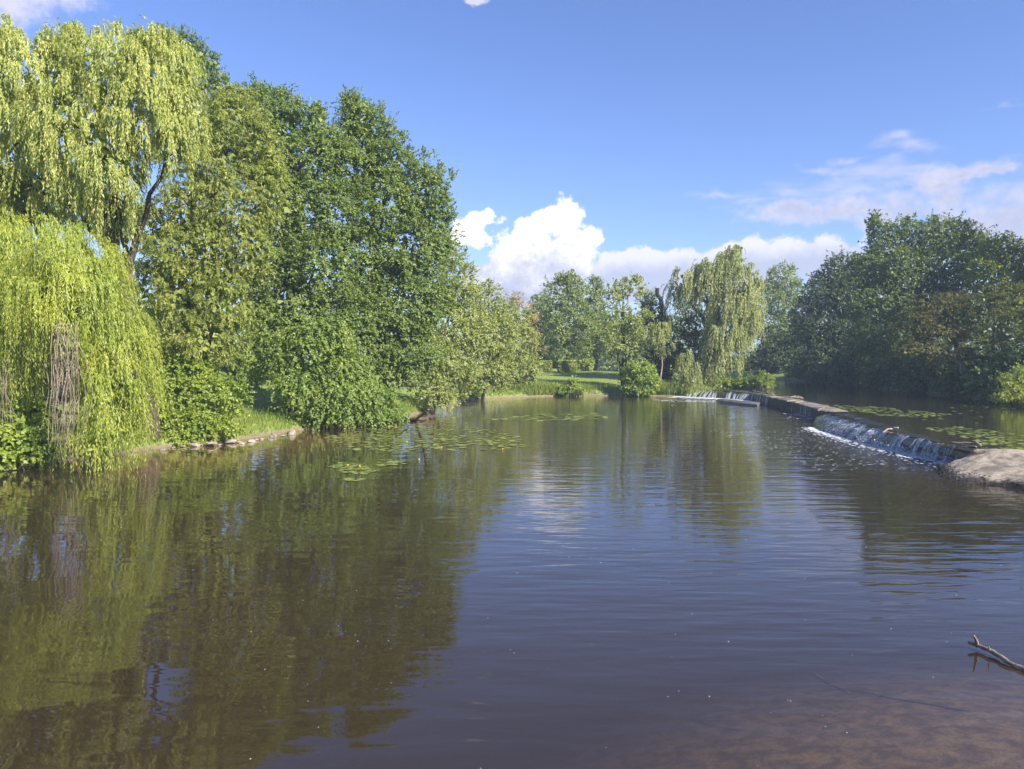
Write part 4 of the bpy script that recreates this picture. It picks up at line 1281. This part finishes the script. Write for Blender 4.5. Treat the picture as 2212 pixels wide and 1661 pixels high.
broadleaf('alder_tree', 'pale sparse alder leaning over the bank just right of the big alders', BD(930, 64), P(985, 600, 63), [
    L_(985, 620, 48, 60, 63), L_(950, 700, 62, 60, 62), L_(1010, 700, 50, 60, 63), L_(940, 780, 60, 55, 61), L_(1000, 785, 55, 50, 63), L_(930, 840, 50, 40, 60), L_(985, 570, 26, 34, 63.5), L_(975, 840, 44, 30, 63)],
    M['alder_pale'], M['bark_pale'], 18, size=0.95, shoots=9, per=9, L=0.165, Wd=0.11, dens=1.15, r0=0.2, nl=8, twig=M['bark_pale'], frac=0.4, tw=0.014, filln=2.6, up=0.3,
    spires=[(1005, 520, 63.5, 1.3, 4), (1020, 560, 63.5, 1.0, 4)], zmin=0.1)
broadleaf('alder_tree', 'pale sparse alder with a bare pointed leader in the middle of the row', BD(1040, 77), P(1058, 600, 76), [
    L_(1055, 650, 34, 46, 76), L_(1040, 720, 50, 55, 75), L_(1080, 720, 42, 55, 76), L_(1050, 790, 55, 45, 75), L_(1020, 660, 28, 40, 75), L_(1030, 825, 40, 26, 74), L_(1085, 800, 36, 40, 77)],
    M['alder_pale'], M['bark_pale'], 19, size=1.05, shoots=9, per=9, L=0.185, Wd=0.12, dens=1.15, r0=0.2, nl=8, twig=M['bark_pale'], frac=0.45, tw=0.016, filln=2.4, up=0.3,
    spires=[(1055, 588, 76, 1.8, 4), (1030, 610, 75, 1.2, 4), (1085, 640, 76, 1.2, 4)], zmin=0.1)
broadleaf('alder_tree', 'pale alder with russet twig tips at the right end of the row', BD(1115, 87), P(1115, 660, 87), [
    L_(1115, 690, 34, 36, 87), L_(1100, 750, 38, 45, 86), L_(1135, 745, 26, 42, 87), L_(1125, 800, 36, 32, 86), L_(1150, 790, 20, 26, 86), L_(1085, 680, 26, 36, 88)],
    M['alder_pale'], M['bark_pale'], 20, size=1.05, shoots=9, per=9, L=0.19, Wd=0.125, dens=1.15, r0=0.18, nl=6, twig=M['twig'], frac=0.5, tw=0.018, filln=2.2, up=0.3, zmin=0.3)
broadleaf('russet_bush', 'brownish russet sapling with fine bare twigs behind the pale alders', BD(1140, 93), P(1135, 690, 93), [
    L_(1130, 680, 30, 34, 93), L_(1150, 715, 22, 30, 93), L_(1112, 650, 18, 24, 93), L_(1160, 750, 20, 14, 92)],
    M['russet'], M['bark_pale'], 22, size=1.0, shoots=8, per=6, L=0.2, Wd=0.07, dens=1.2, r0=0.1, nl=4, twig=M['twig'], frac=0.9, tw=0.018, filln=0.6, up=0.6)
broadleaf('bank_shrub', 'bright leafy shrub above the stone edge left of the grassy bank', BD(410, 40.5), P(420, 880, 39.6), [
    L_(440, 850, 80, 45, 39.2), L_(370, 850, 60, 50, 38.8), L_(490, 860, 50, 40, 39.6), L_(340, 920, 55, 42, 37.4), L_(410, 920, 70, 38, 38.0), L_(470, 925, 50, 24, 38.6), L_(290, 950, 40, 30, 35.8), L_(380, 955, 44, 16, 37.2), L_(400, 800, 60, 40, 39.6)],
    M['shrub'], M['bark_dark'], 23, size=0.6, shoots=8, per=9, L=0.115, Wd=0.095, dens=1.4, r0=0.1, nl=6, droop=0.2, cat='shrub', zmin=0.04)
broadleaf('bank_shrub', 'broad leaved shrub under the willow at the left edge', B(30, 1012, 0.4), P(40, 950, 29.6), [
    L_(40, 930, 60, 40, 29.6), L_(-20, 950, 60, 50, 29.6), L_(90, 965, 40, 30, 29.2), L_(30, 985, 50, 24, 29.0), L_(70, 900, 50, 40, 30.5)],
    M['shrub'], M['bark_dark'], 24, size=0.5, shoots=7, per=7, L=0.15, Wd=0.14, dens=1.2, r0=0.08, nl=4, droop=0.25, cat='shrub', zmin=0.04)

# ------------------------------------------------------------------ far bank
broadleaf('poplar_tree', 'round leafy tree behind the clipped hedges, left of the lone tall alder', BD(1225, 122), P(1225, 620, 122), [
    L_(1215, 645, 44, 50, 122), L_(1240, 625, 30, 40, 122), L_(1205, 710, 48, 60, 121), L_(1245, 700, 42, 60, 121), L_(1220, 745, 44, 34, 120)],
    M['far_green'], M['bark_dark'], 30, size=1.3, shoots=7, per=8, L=0.26, Wd=0.2, dens=1.2, r0=0.35, nl=5, spires=[(1232, 588, 122, 1.6, 5), (1205, 600, 122, 1.2, 4), (1250, 600, 122, 1.4, 4)])
broadleaf('poplar_tree', 'smaller leafy tree behind the hedges next to the pale alder row', BD(1165, 132), P(1165, 660, 132), [
    L_(1165, 680, 30, 45, 132), L_(1150, 720, 30, 50, 132), L_(1180, 730, 30, 45, 131)],
    M['far_green'], M['bark_dark'], 31, size=1.3, shoots=7, per=8, L=0.26, Wd=0.2, dens=1.2, r0=0.3, nl=3, spires=[(1160, 630, 132, 1.4, 4)])
broadleaf('poplar_tree', 'leafy tree with a pointed top directly left of the lone tall alder', BD(1288, 126), P(1285, 620, 126), [
    L_(1285, 640, 22, 40, 126), L_(1278, 690, 34, 50, 125), L_(1305, 720, 34, 50, 125), L_(1270, 745, 34, 40, 125)],
    M['far_green'], M['bark_dark'], 32, size=1.3, shoots=7, per=8, L=0.26, Wd=0.2, dens=1.15, r0=0.3, nl=4, spires=[(1282, 590, 126, 1.8, 5), (1300, 640, 126, 1.2, 4)])
broadleaf('alder_tree', 'lone tall airy alder with a visible trunk on the far lawn bank', BD(1345, 88.5), P(1345, 610, 88.5), [
    L_(1328, 630, 24, 28, 88), L_(1364, 622, 26, 26, 88.5), L_(1332, 690, 38, 36, 88), L_(1376, 695, 36, 34, 88), L_(1325, 745, 34, 24, 87.6), L_(1368, 755, 34, 26, 87.6)],
    M['alder_pale'], M['bark_dark'], 33, size=1.0, shoots=7, per=8, L=0.2, Wd=0.14, dens=0.95, r0=0.26, nl=6, twig=M['bark'], frac=0.4, tw=0.018, filln=1.6,
    spires=[(1380, 585, 88.5, 1.2, 6), (1352, 592, 88.5, 1.0, 4), (1330, 598, 88.5, 0.8, 4)])
broadleaf('alder_bush', 'dense low bush wrapped round the foot of the lone tall alder', B(1370, 852, 0.3), P(1372, 790, 86.5), [
    L_(1378, 802, 36, 26, 86.5), L_(1402, 826, 26, 22, 86), L_(1362, 832, 22, 18, 86), L_(1385, 845, 34, 10, 85.6)],
    M['shrub'], M['bark_dark'], 34, size=0.7, shoots=7, per=8, L=0.19, Wd=0.15, dens=1.2, r0=0.1, nl=3, cat='bush', zmin=0.1)
broadleaf('willow_bush', 'rounded bush standing alone at the water before the hedges', B(1235, 853, 0.3), P(1234, 820, 86), [
    L_(1234, 838, 18, 14, 86), L_(1222, 846, 16, 8, 85.8), L_(1250, 848, 16, 6, 85.8), L_(1236, 822, 9, 9, 86)],
    M['shrub'], M['bark_dark'], 35, size=0.55, shoots=7, per=8, L=0.18, Wd=0.12, dens=1.4, r0=0.08, nl=3, cat='bush', zmin=0.1)
broadleaf('ivy_tree', 'dark ivy clad tree between the lone alder and the far willow', BD(1428, 98), P(1425, 680, 98), [
    L_(1412, 690, 26, 34, 98), L_(1435, 720, 30, 44, 98), L_(1415, 760, 34, 40, 97.5), L_(1398, 660, 20, 24, 98.5), L_(1450, 780, 26, 40, 98), L_(1490, 690, 40, 50, 99), L_(1500, 760, 46, 44, 99)],  # last two lobes added as dark backing for the far willow's shaded side
    M['chestnut'], M['bark_dark'], 36, size=1.1, shoots=7, per=8, L=0.2, Wd=0.16, dens=1.2, r0=0.3, nl=4)
broadleaf('birch_tree', 'wispy pale tree top showing behind the dead snag', BD(1400, 112), P(1398, 640, 112), [
    L_(1392, 650, 22, 26, 112), L_(1410, 635, 18, 18, 112), L_(1388, 700, 26, 40, 112)],
    M['willow_far'], M['bark_pale'], 37, size=1.2, shoots=6, per=8, L=0.22, Wd=0.07, dens=0.9, r0=0.18, nl=3, twig=M['bark_pale'], frac=0.5, tw=0.02, filln=0.7)


def snag():
    root = thing('dead_snag', 'broken dark dead trunk standing above the ivy clad tree', 'tree', BD(1430, 99))
    Q = Quads()
    a = BD(1436, 99)
    pts = [a, P(1438, 740, 99), P(1434, 690, 99), P(1430, 660, 99), P(1425, 640, 99), P(1420, 622, 99)]
    pp = resample(pts, 16); pp[2:-1] += np.random.default_rng(3).normal(size=(13, 3)) * 0.08
    Q.tube(pp, np.linspace(0.5, 0.26, 16), 8)
    Q.tube([P(1433, 676, 99), P(1442, 664, 99), P(1446, 652, 99)], [0.16, 0.11, 0.05], 5)
    Q.tube([P(1427, 648, 99), P(1433, 640, 99)], [0.14, 0.07], 5)
    Q.obj('trunk', M['bark_dark'], root)


snag()
willow('willow_sapling', 'small drooping willow on a thin straight trunk beside the far willow', BD(1424, 87), P(1428, 715, 87), [
    L_(1428, 712, 20, 16, 87), L_(1418, 728, 16, 18, 86.6), L_(1438, 735, 16, 20, 87)],
    M['willow_far'], M['bark_pale'], 38, size=0.8, strands=8, per=14, length=(0.6, 1.5), L=0.21, Wd=0.06, dens=1.2, r0=0.13, nl=3, zmin=0.8)
willow('weeping_willow', 'large far weeping willow leaning right beside the curved end of the weir', BD(1500, 92), P(1560, 590, 92), [
    L_(1478, 612, 30, 24, 92), L_(1550, 590, 50, 26, 92), L_(1582, 566, 30, 22, 92), L_(1515, 625, 40, 30, 91.6), L_(1590, 620, 44, 40, 91.6), L_(1618, 670, 28, 50, 91.4), L_(1575, 670, 40, 46, 90.6), L_(1612, 715, 24, 40, 90.8),
    L_(1570, 720, 36, 40, 90.2), L_(1590, 755, 24, 32, 90.2), L_(1548, 750, 28, 44, 90), L_(1462, 635, 16, 22, 92.5), L_(1636, 640, 12, 34, 92), L_(1545, 795, 30, 20, 89.6), L_(1568, 785, 22, 22, 90)],
    M['willow_far'], M['bark_dark'], 39, size=1.25, strands=9, per=18, length=(1.4, 3.6), L=0.26, Wd=0.08, dens=1.5, r0=0.7, nl=12, zmin=0.9, sway=(-0.42, 0, 0), out=0.5, low=0.7, tw=0.014, filln=6.0, fillsize=0.6, wisps=[(1585, 532, 92, 1.6, 8), (1560, 545, 92, 1.4, 7), (1610, 560, 92, 1.4, 6), (1450, 590, 92, 1.4, 6), (1505, 580, 92, 1.2, 6)])
willow('weeping_willow', 'drooping willow spray reaching the water left of the far willow', BD(1478, 88), P(1482, 770, 88), [
    L_(1478, 772, 12, 14, 88), L_(1490, 800, 16, 16, 87.4), L_(1470, 812, 12, 16, 86.8), L_(1502, 822, 16, 12, 86), L_(1482, 832, 14, 12, 85.6)],
    M['willow_far'], M['bark_dark'], 40, size=0.9, strands=8, per=18, length=(1.0, 2.4), L=0.22, Wd=0.06, dens=1.3, r0=0.2, nl=3, zmin=0.15)


def hedge(label, u0, u1, vt, vb, D, deep, seed, mat):
    "clipped hedge: a box of short leafy shoots with an uneven skin"
    rng = np.random.default_rng(seed)
    a, b = P(u0, vb, D), P(u1, vb, D)
    z0 = gz((a[0] + b[0]) / 2, D); z1 = P(u0, vt, D)[2]
    root = thing('hedge', label, 'hedge', ((a[0] + b[0]) / 2, D + deep / 2, z0), 'clipped hedges on the far lawn')
    wx, hz = b[0] - a[0], z1 - z0
    Q = Quads()
    per_m2 = 150
    for (o, e1, e2, nrm) in [((a[0], D, z0), (wx, 0, 0), (0, 0, hz), (0, -1, 0)), ((a[0], D, z1), (wx, 0, 0), (0, deep, 0), (0, 0, 1)), ((b[0], D, z0), (0, deep, 0), (0, 0, hz), (1, 0, 0)),
                             ((a[0], D, z0), (0, deep, 0), (0, 0, hz), (-1, 0, 0)), ((a[0], D + deep, z0), (wx, 0, 0), (0, 0, hz), (0, 1, 0))]:
        e1, e2, nrm = R_(e1, float), R_(e2, float), R_(nrm, float)
        n = int(np.linalg.norm(e1) * np.linalg.norm(e2) * per_m2)
        s = rng.uniform(size=(n, 2))
        p = R_(o) + s[:, :1] * e1 + s[:, 1:] * e2
        p = p + nrm * (0.10 * vnoise(p[:, 0] * 2 + p[:, 2], p[:, 1] * 2 + p[:, 2] * 1.3, 1.6, seed) - 0.1 + rng.normal(size=n) * 0.05)[:, None]
        leaf_quads(Q, p, unit(nrm * 0.5 + rng.normal(size=(n, 3))), unit(nrm + rng.normal(size=(n, 3)) * 0.7), rng.uniform(0.12, 0.24, n), rng.uniform(0.08, 0.16, n))
    n = int(wx * hz * deep * 120)                           # leaves within
    p = R_((a[0], D, z0)) + rng.uniform(0.04, 0.94, (n, 3)) * R_((wx, deep, hz))
    leaf_quads(Q, p, rand_dir(n, rng), rand_dir(n, rng), np.full(n, 0.34), np.full(n, 0.26))
    Q.obj('foliage', mat, root, False)
    return root


hedge('long clipped hedge on the far lawn with a dark front, the largest', 1128, 1192, 780, 812, 106, 2.6, 60, M['hedge'])
hedge('low hedge running behind the dark fronted hedge', 1150, 1206, 771, 800, 122, 3.0, 61, M['hedge'])
hedge('square hedge in the middle between the dark hedge and the round one', 1208, 1246, 779, 802, 108, 3.0, 62, M['hedge'])
hedge('pale topped hedge behind the square middle hedge', 1220, 1252, 773, 795, 130, 3.0, 63, M['hedge'])
broadleaf('hedge', 'small rounded hedge bush standing at the right end of the hedges', BD(1268, 112), None, [L_(1268, 790, 13, 13, 112), L_(1262, 784, 8, 7, 112), L_(1275, 783, 7, 6, 112)],
          M['hedge'], M['bark'], 64, size=0.45, shoots=7, per=8, L=0.2, Wd=0.14, dens=1.6, cat='hedge', group='clipped hedges on the far lawn')
broadleaf('island_shrub', 'bright upright shrub at the tip of the island behind the log jam', B(1652, 842, 0.9), P(1650, 820, 87.5), [
    L_(1651, 822, 14, 18, 87.5), L_(1658, 832, 10, 10, 87), L_(1643, 834, 10, 9, 87.2)], M['shrub'], M['bark'], 65, size=0.7, shoots=7, per=8, L=0.18, Wd=0.13, dens=1.5, r0=0.06, nl=2, cat='shrub', zmin=ZU)
broadleaf('island_shrub', 'spreading shrub left of the upright one on the island', B(1622, 838, 0.9), P(1622, 822, 89), [
    L_(1620, 824, 18, 12, 89), L_(1606, 828, 14, 10, 89), L_(1632, 832, 12, 10, 88.4)], M['shrub'], M['bark'], 66, size=0.7, shoots=7, per=8, L=0.18, Wd=0.13, dens=1.5, r0=0.06, nl=2, cat='shrub', zmin=ZU)
broadleaf('island_shrub', 'low leafy plants hiding the bank between the far willow and the weir', B(1540, 838, 0.9), None, [
    L_(1535, 826, 22, 12, 90), L_(1565, 828, 22, 9, 90), L_(1590, 832, 16, 6, 90)], M['shrub'], M['bark'], 67, size=0.7, shoots=7, per=8, L=0.18, Wd=0.12, dens=1.4, cat='shrub', zmin=0.4)

# ------------------------------------------------------------------ right bank
broadleaf('ash_tree', 'tall separate tree with a round head between the far willow and the dark wood', BD(1690, 158), P(1690, 600, 158), [
    L_(1690, 602, 36, 32, 158), L_(1665, 635, 28, 32, 158), L_(1712, 630, 26, 30, 158), L_(1688, 660, 44, 32, 157), L_(1668, 710, 36, 40, 157), L_(1705, 715, 34, 40, 157), L_(1685, 760, 50, 36, 156)],
    M['far_green'], M['bark_pale'], 70, size=1.5, shoots=7, per=8, L=0.3, Wd=0.22, dens=1.2, r0=0.45, nl=6)
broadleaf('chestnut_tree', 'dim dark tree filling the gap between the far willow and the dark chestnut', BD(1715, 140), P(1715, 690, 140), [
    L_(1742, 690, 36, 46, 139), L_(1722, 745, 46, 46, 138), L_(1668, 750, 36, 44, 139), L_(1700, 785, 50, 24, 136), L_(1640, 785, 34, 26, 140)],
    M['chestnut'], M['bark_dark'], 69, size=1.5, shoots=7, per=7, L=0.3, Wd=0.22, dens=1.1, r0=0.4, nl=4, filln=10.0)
broadleaf('chestnut_tree', 'dark chestnut tree at the left end of the wooded right bank', BD(1800, 122), P(1805, 600, 121), [
    L_(1805, 590, 42, 40, 121), L_(1845, 580, 34, 36, 121), L_(1775, 640, 48, 50, 120), L_(1830, 650, 50, 50, 119), L_(1760, 710, 46, 50, 119), L_(1815, 720, 55, 50, 118), L_(1770, 775, 55, 40, 117), L_(1840, 770, 50, 45, 116)],
    M['chestnut'], M['bark_dark'], 71, size=1.4, shoots=9, per=9, L=0.26, Wd=0.18, filln=12.0, dens=1.2, r0=0.5, nl=6, droop=0.2, hang=0.4)
broadleaf('oak_tree', 'huge spreading oak, the tallest on the right bank, with a lumpy crown', BD(1985, 100), P(1985, 540, 99), [
    L_(1985, 510, 60, 46, 99), L_(2050, 510, 55, 46, 99), L_(1915, 530, 48, 48, 99), L_(2090, 530, 42, 45, 99), L_(1880, 590, 50, 45, 98), L_(1950, 590, 75, 60, 97), L_(2040, 590, 70, 60, 97), L_(1890, 660, 65, 55, 96), L_(1970, 680, 70, 55, 95),
    L_(2050, 670, 70, 60, 95), L_(1880, 740, 65, 50, 94), L_(1950, 770, 60, 48, 93), L_(1905, 800, 60, 36, 91), L_(1890, 490, 24, 30, 99)],
    M['oak'], M['bark'], 72, size=1.4, shoots=9, per=8, L=0.25, Wd=0.165, filln=12.0, dens=1.25, r0=0.75, nl=12, spires=[(1900, 470, 99, 1.2, 8), (1960, 462, 99, 1.0, 7), (2020, 458, 99, 1.0, 7), (2085, 470, 99, 1.0, 7)])
broadleaf('lime_tree', 'lighter olive tree at the right edge beside the huge oak', BD(2170, 92), P(2165, 540, 91), [
    L_(2150, 540, 52, 40, 91), L_(2190, 570, 44, 50, 90), L_(2130, 600, 50, 50, 90), L_(2190, 650, 60, 55, 89), L_(2240, 620, 60, 90, 90), L_(2250, 720, 60, 80, 88)],
    M['catkin'], M['bark'], 73, size=1.3, shoots=9, per=8, L=0.24, Wd=0.15, filln=12.0, dens=1.2, r0=0.45, nl=6)


def conifer(name, label, base, top, lobes, seed, r0=0.25, trunks=(), leaf='yew'):
    "yew like conifer with flat upswept sprays"
    rng = np.random.default_rng(seed)
    root = thing(name, label, 'tree', base)
    q = Quads(); tp = resample([base - R_([0, 0, 0.5]), (base + top) / 2 + R_([0.2, 0, 0]), top], 10)
    q.tube(tp, np.linspace(r0, r0 * 0.2, 10), 8); q.obj('trunk', M['bark'], root)
    for a, b, r in trunks:
        q = Quads(); q.tube(resample([a, (R_(a) + R_(b)) / 2 + R_([0.1, 0, 0.15]), b], 9), np.linspace(r, r * 0.6, 9), 8); q.obj('trunk', M['bark_pale'], root)
    Q = Quads(); T = Quads()
    p, n = shell(lobes, 1.0, rng, 1.1, 0.4)
    sh = 9
    ang = np.linspace(-1.0, 1.0, sh)[None, :] + rng.normal(size=(len(p), sh)) * 0.1
    hd = n.copy(); hd[:, 2] = 0; hd = unit(hd + rng.normal(size=n.shape) * 0.2 * R_([1, 1, 0]))
    sd = np.stack([-hd[:, 1], hd[:, 0], 0 * hd[:, 0]], -1)
    d = hd[:, None, :] * np.cos(ang)[..., None] + sd[:, None, :] * np.sin(ang)[..., None]
    d[..., 2] += 0.42 + 0.25 * n[:, None, 2]
    d = unit(d.reshape(-1, 3))
    p0 = np.repeat(p, sh, 0) - np.repeat(n, sh, 0) * 0.3 + rng.normal(size=(len(p) * sh, 3)) * 0.12
    grow(Q, p0, d, rng.uniform(0.7, 1.5, len(p0)), 0.18, 11, 0.2, 0.06, rng, np.repeat(n, sh, 0), spread=0.45, hang=0.12, upn=1.3, twigs=T, tw=0.012, frac=0.3, zmin=ZU)
    fill(Q, lobes, 0.42, 3.0, rng)
    Q.obj('crown', M[leaf], root, False)
    tag(T.obj('twigs', M['bark'], root), kind='stuff')


bA = BD(2085, 72)
conifer('yew_tree', 'sunlit bronze conifer with two pale leaning trunks over the upper river', bA, P(2040, 660, 72), [
    L_(2010, 665, 52, 36, 72.5), L_(1975, 700, 40, 34, 72), L_(2045, 700, 56, 44, 72), L_(1985, 755, 46, 28, 70.5), L_(2040, 760, 52, 32, 70.5), L_(2030, 725, 50, 40, 71.5), L_(2060, 650, 34, 26, 73)], 74, 0.28,
    trunks=[(P(2078, 808, 69.5), P(2062, 772, 70), 0.16), (P(2098, 826, 69), P(2070, 772, 70.5), 0.17)])
conifer('yew_tree', 'darker straight trunked conifer at the right edge next to the bronze one', BD(2136, 70), P(2150, 620, 70), [
    L_(2120, 660, 52, 40, 71), L_(2175, 650, 52, 44, 71), L_(2140, 710, 60, 44, 70), L_(2200, 720, 50, 60, 70), L_(2120, 765, 46, 22, 69), L_(2175, 775, 50, 26, 69)], 75, 0.2, leaf='yew_dark')
broadleaf('bank_shrub', 'reedy shrub at the right edge of the upper river', B(2190, 878, 0.9), P(2190, 840, 57), [
    L_(2185, 838, 36, 30, 57), L_(2215, 820, 36, 34, 57.5), L_(2165, 862, 24, 18, 56.4), L_(2205, 868, 34, 18, 55.5)],
    M['catkin'], M['bark'], 76, size=0.7, shoots=7, per=8, L=0.17, Wd=0.06, dens=1.3, r0=0.08, nl=3, cat='shrub', zmin=ZU, up=0.9)
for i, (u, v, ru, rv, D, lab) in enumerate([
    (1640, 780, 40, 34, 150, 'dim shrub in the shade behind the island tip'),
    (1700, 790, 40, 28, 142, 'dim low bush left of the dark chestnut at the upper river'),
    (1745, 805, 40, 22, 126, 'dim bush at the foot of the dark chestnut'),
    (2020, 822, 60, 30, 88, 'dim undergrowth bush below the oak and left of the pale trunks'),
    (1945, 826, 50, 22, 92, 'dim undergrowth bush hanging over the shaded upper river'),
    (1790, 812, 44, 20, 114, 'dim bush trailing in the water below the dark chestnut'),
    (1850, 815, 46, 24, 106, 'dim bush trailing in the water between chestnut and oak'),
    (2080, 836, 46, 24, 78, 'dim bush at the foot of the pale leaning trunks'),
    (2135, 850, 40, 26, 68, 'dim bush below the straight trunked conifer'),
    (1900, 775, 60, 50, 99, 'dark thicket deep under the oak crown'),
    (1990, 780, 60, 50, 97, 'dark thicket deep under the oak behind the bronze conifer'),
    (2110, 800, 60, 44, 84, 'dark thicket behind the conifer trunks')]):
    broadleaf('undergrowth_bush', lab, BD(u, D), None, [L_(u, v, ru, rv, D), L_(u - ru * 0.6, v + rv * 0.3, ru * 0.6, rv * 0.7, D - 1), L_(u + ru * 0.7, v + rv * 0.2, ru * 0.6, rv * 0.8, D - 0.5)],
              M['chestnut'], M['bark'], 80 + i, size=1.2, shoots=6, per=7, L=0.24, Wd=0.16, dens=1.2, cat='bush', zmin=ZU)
brng = np.random.default_rng(44)
RS = resample([(45.4, 124.0), (45.2, 112.0), (43.6, 98.0), (42.2, 84.0), (40.8, 70.0), (38.4, 60.0)], 20)
for i, (x, y) in enumerate(RS):
    k = brng.uniform(0.7, 1.35)
    c = R_([x + 0.9, y, ZU + 1.1 * k])
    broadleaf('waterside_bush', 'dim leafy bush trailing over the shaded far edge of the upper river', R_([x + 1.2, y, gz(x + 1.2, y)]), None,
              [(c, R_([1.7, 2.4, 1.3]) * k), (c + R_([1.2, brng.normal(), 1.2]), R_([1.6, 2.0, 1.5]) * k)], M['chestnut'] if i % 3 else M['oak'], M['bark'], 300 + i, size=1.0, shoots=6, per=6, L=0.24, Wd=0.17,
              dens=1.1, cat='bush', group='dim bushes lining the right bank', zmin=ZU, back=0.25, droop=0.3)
# trees on the right bank just outside the picture; their shade falls on the conifers and the upper river
for i, (x, y, h, r) in enumerate([(55, 56, 15, 6), (61, 72, 29, 8), (70, 86, 30, 8), (80, 101, 26, 9)]):
    z = gz(x, y)
    lb = [(R_([x, y, z + h * 0.68]), R_([r, r, h * 0.3])), (R_([x - 2, y + 2, z + h * 0.45]), R_([r * 0.9, r * 0.9, h * 0.26])), (R_([x + 2, y - 3, z + h * 0.5]), R_([r * 0.8, r * 0.8, h * 0.25]))]
    broadleaf('lime_tree', 'leafy lime tree on the right bank beyond the conifers, ' + ['nearest the shrub', 'second from the shrub', 'third from the shrub', 'farthest and lowest'][i], R_([x, y, z]), R_([x, y, z + h * 0.8]), lb,
              M['oak'], M['bark'], 90 + i, size=2.2, shoots=6, per=5, L=0.5, Wd=0.4, dens=0.8, r0=0.4, nl=3, back=1.0, fillsize=0.8, filln=4)


def woodland():
    "far-off wood that closes the view behind both banks"
    rng = np.random.default_rng(99)
    lobes = []
    for k in range(34):                                     # behind the left bank
        x = rng.uniform(-62, -22); y = rng.uniform(56, 92)
        if x > -24 and y < 66: continue
        r = rng.uniform(3.5, 6)
        lobes.append((R_([x, y, gz(x, y) + r * 0.7]), R_([r, r, r * rng.uniform(0.9, 1.4)])))
    for k in range(30):                                     # behind the far lawn
        x = rng.uniform(-34, 36); y = rng.uniform(178, 200)
        r = rng.uniform(5, 7.5)
        lobes.append((R_([x, y, gz(x, y) + r * 0.8]), R_([r, r, r * rng.uniform(0.9, 1.25)])))
    for k in range(11):                                     # behind the right bank
        x = rng.uniform(54, 100); y = rng.uniform(105, 185)
        r = rng.uniform(5, 8)
        lobes.append((R_([x, y, gz(x, y) + r * 0.8]), R_([r, r, r * rng.uniform(0.9, 1.3)])))
    for k in range(10):
        x = rng.uniform(26, 52); y = rng.uniform(232, 250); r = rng.uniform(6, 8)
        lobes.append((R_([x, y, gz(x, y) + r * 0.8]), R_([r, r, r * 1.2])))
    Q = Quads()
    p, n = shell(lobes, 3.3, rng, 1.0, 0.1)
    p0 = np.repeat(p, 5, 0); n0 = np.repeat(n, 5, 0)
    d = unit(n0 + R_([0, 0, 0.5]) + rng.normal(size=p0.shape) * 0.7)
    grow(Q, p0 + rng.normal(size=p0.shape) * 0.4, d, rng.uniform(1.0, 2.3, len(p0)), 0.15, 5, 0.66, 0.5, rng, n0, hang=0.25)
    fill(Q, lobes, 1.1, 3.0, rng)
    tag(Q.obj('distant_woodland', M['far_green'], None, False), kind='stuff')


woodland()

# ------------------------------------------------------------------ grass


def grass():
    rng = np.random.default_rng(123)
    Q = Quads()

    def blades(x, y, h0, h1, w, lean=0.35):
        z, rise = ground_z(x, y, True)
        k = rise > 0.10
        p = np.stack([x, y, z - 0.02], -1)[k]; n = len(p)
        ax = unit(R_([0, 0, 1.0]) + rng.normal(size=(n, 3)) * lean)
        leaf_quads(Q, p, ax, unit(rng.normal(size=(n, 3)) * R_([1, 1, 0.2])), rng.uniform(h0, h1, n), rng.uniform(0.6, 1.3, n) * w)
    n = 90000
    y = rng.uniform(29, 62, n); x = rng.uniform(-26, -5, n)
    d = sdist(x, y, LOWER); k = (d > 0.25) & (d < 4.5); x, y = x[k][:26000], y[k][:26000]
    blades(x, y, 0.2, 0.55, 0.03)
    n = 60000                                               # rough growth along the far shore
    x = rng.uniform(-6, 32, n); y = rng.uniform(78, 100, n)
    d = np.minimum(sdist(x, y, LOWER), sdist(x, y, UPPER)); k = (d > 0.3) & (d < 4.0); x, y = x[k][:20000], y[k][:20000]
    blades(x, y, 0.2, 0.55, 0.06)
    n = 16000                                               # mown lawn
    x = rng.uniform(-6, 34, n); y = rng.uniform(88, 150, n)
    blades(x, y, 0.08, 0.18, 0.07, 0.6)
    n = 9000                                                # tall reeds and nettles left of the lone bush
    u = rng.uniform(1085, 1205, n); D = rng.uniform(84.6, 88.5, n)
    blades((u - CU) / F * D, D, 0.35, 0.95, 0.10, 0.3)
    n = 5000
    u = rng.uniform(1400, 1480, n); D = rng.uniform(85.5, 88.5, n)
    blades((u - CU) / F * D, D, 0.5, 1.1, 0.10, 0.25)
    n = 9000                                                # right bank
    x = rng.uniform(34, 42, n); y = rng.uniform(44, 60, n)
    d = sdist(x, y, UPPER); k = (d > 0.1) & (d < 3); x, y = x[k], y[k]
    blades(x, y, 0.3, 0.9, 0.07)
    tag(Q.obj('grass', M['grass'], None, False), kind='stuff')


grass()
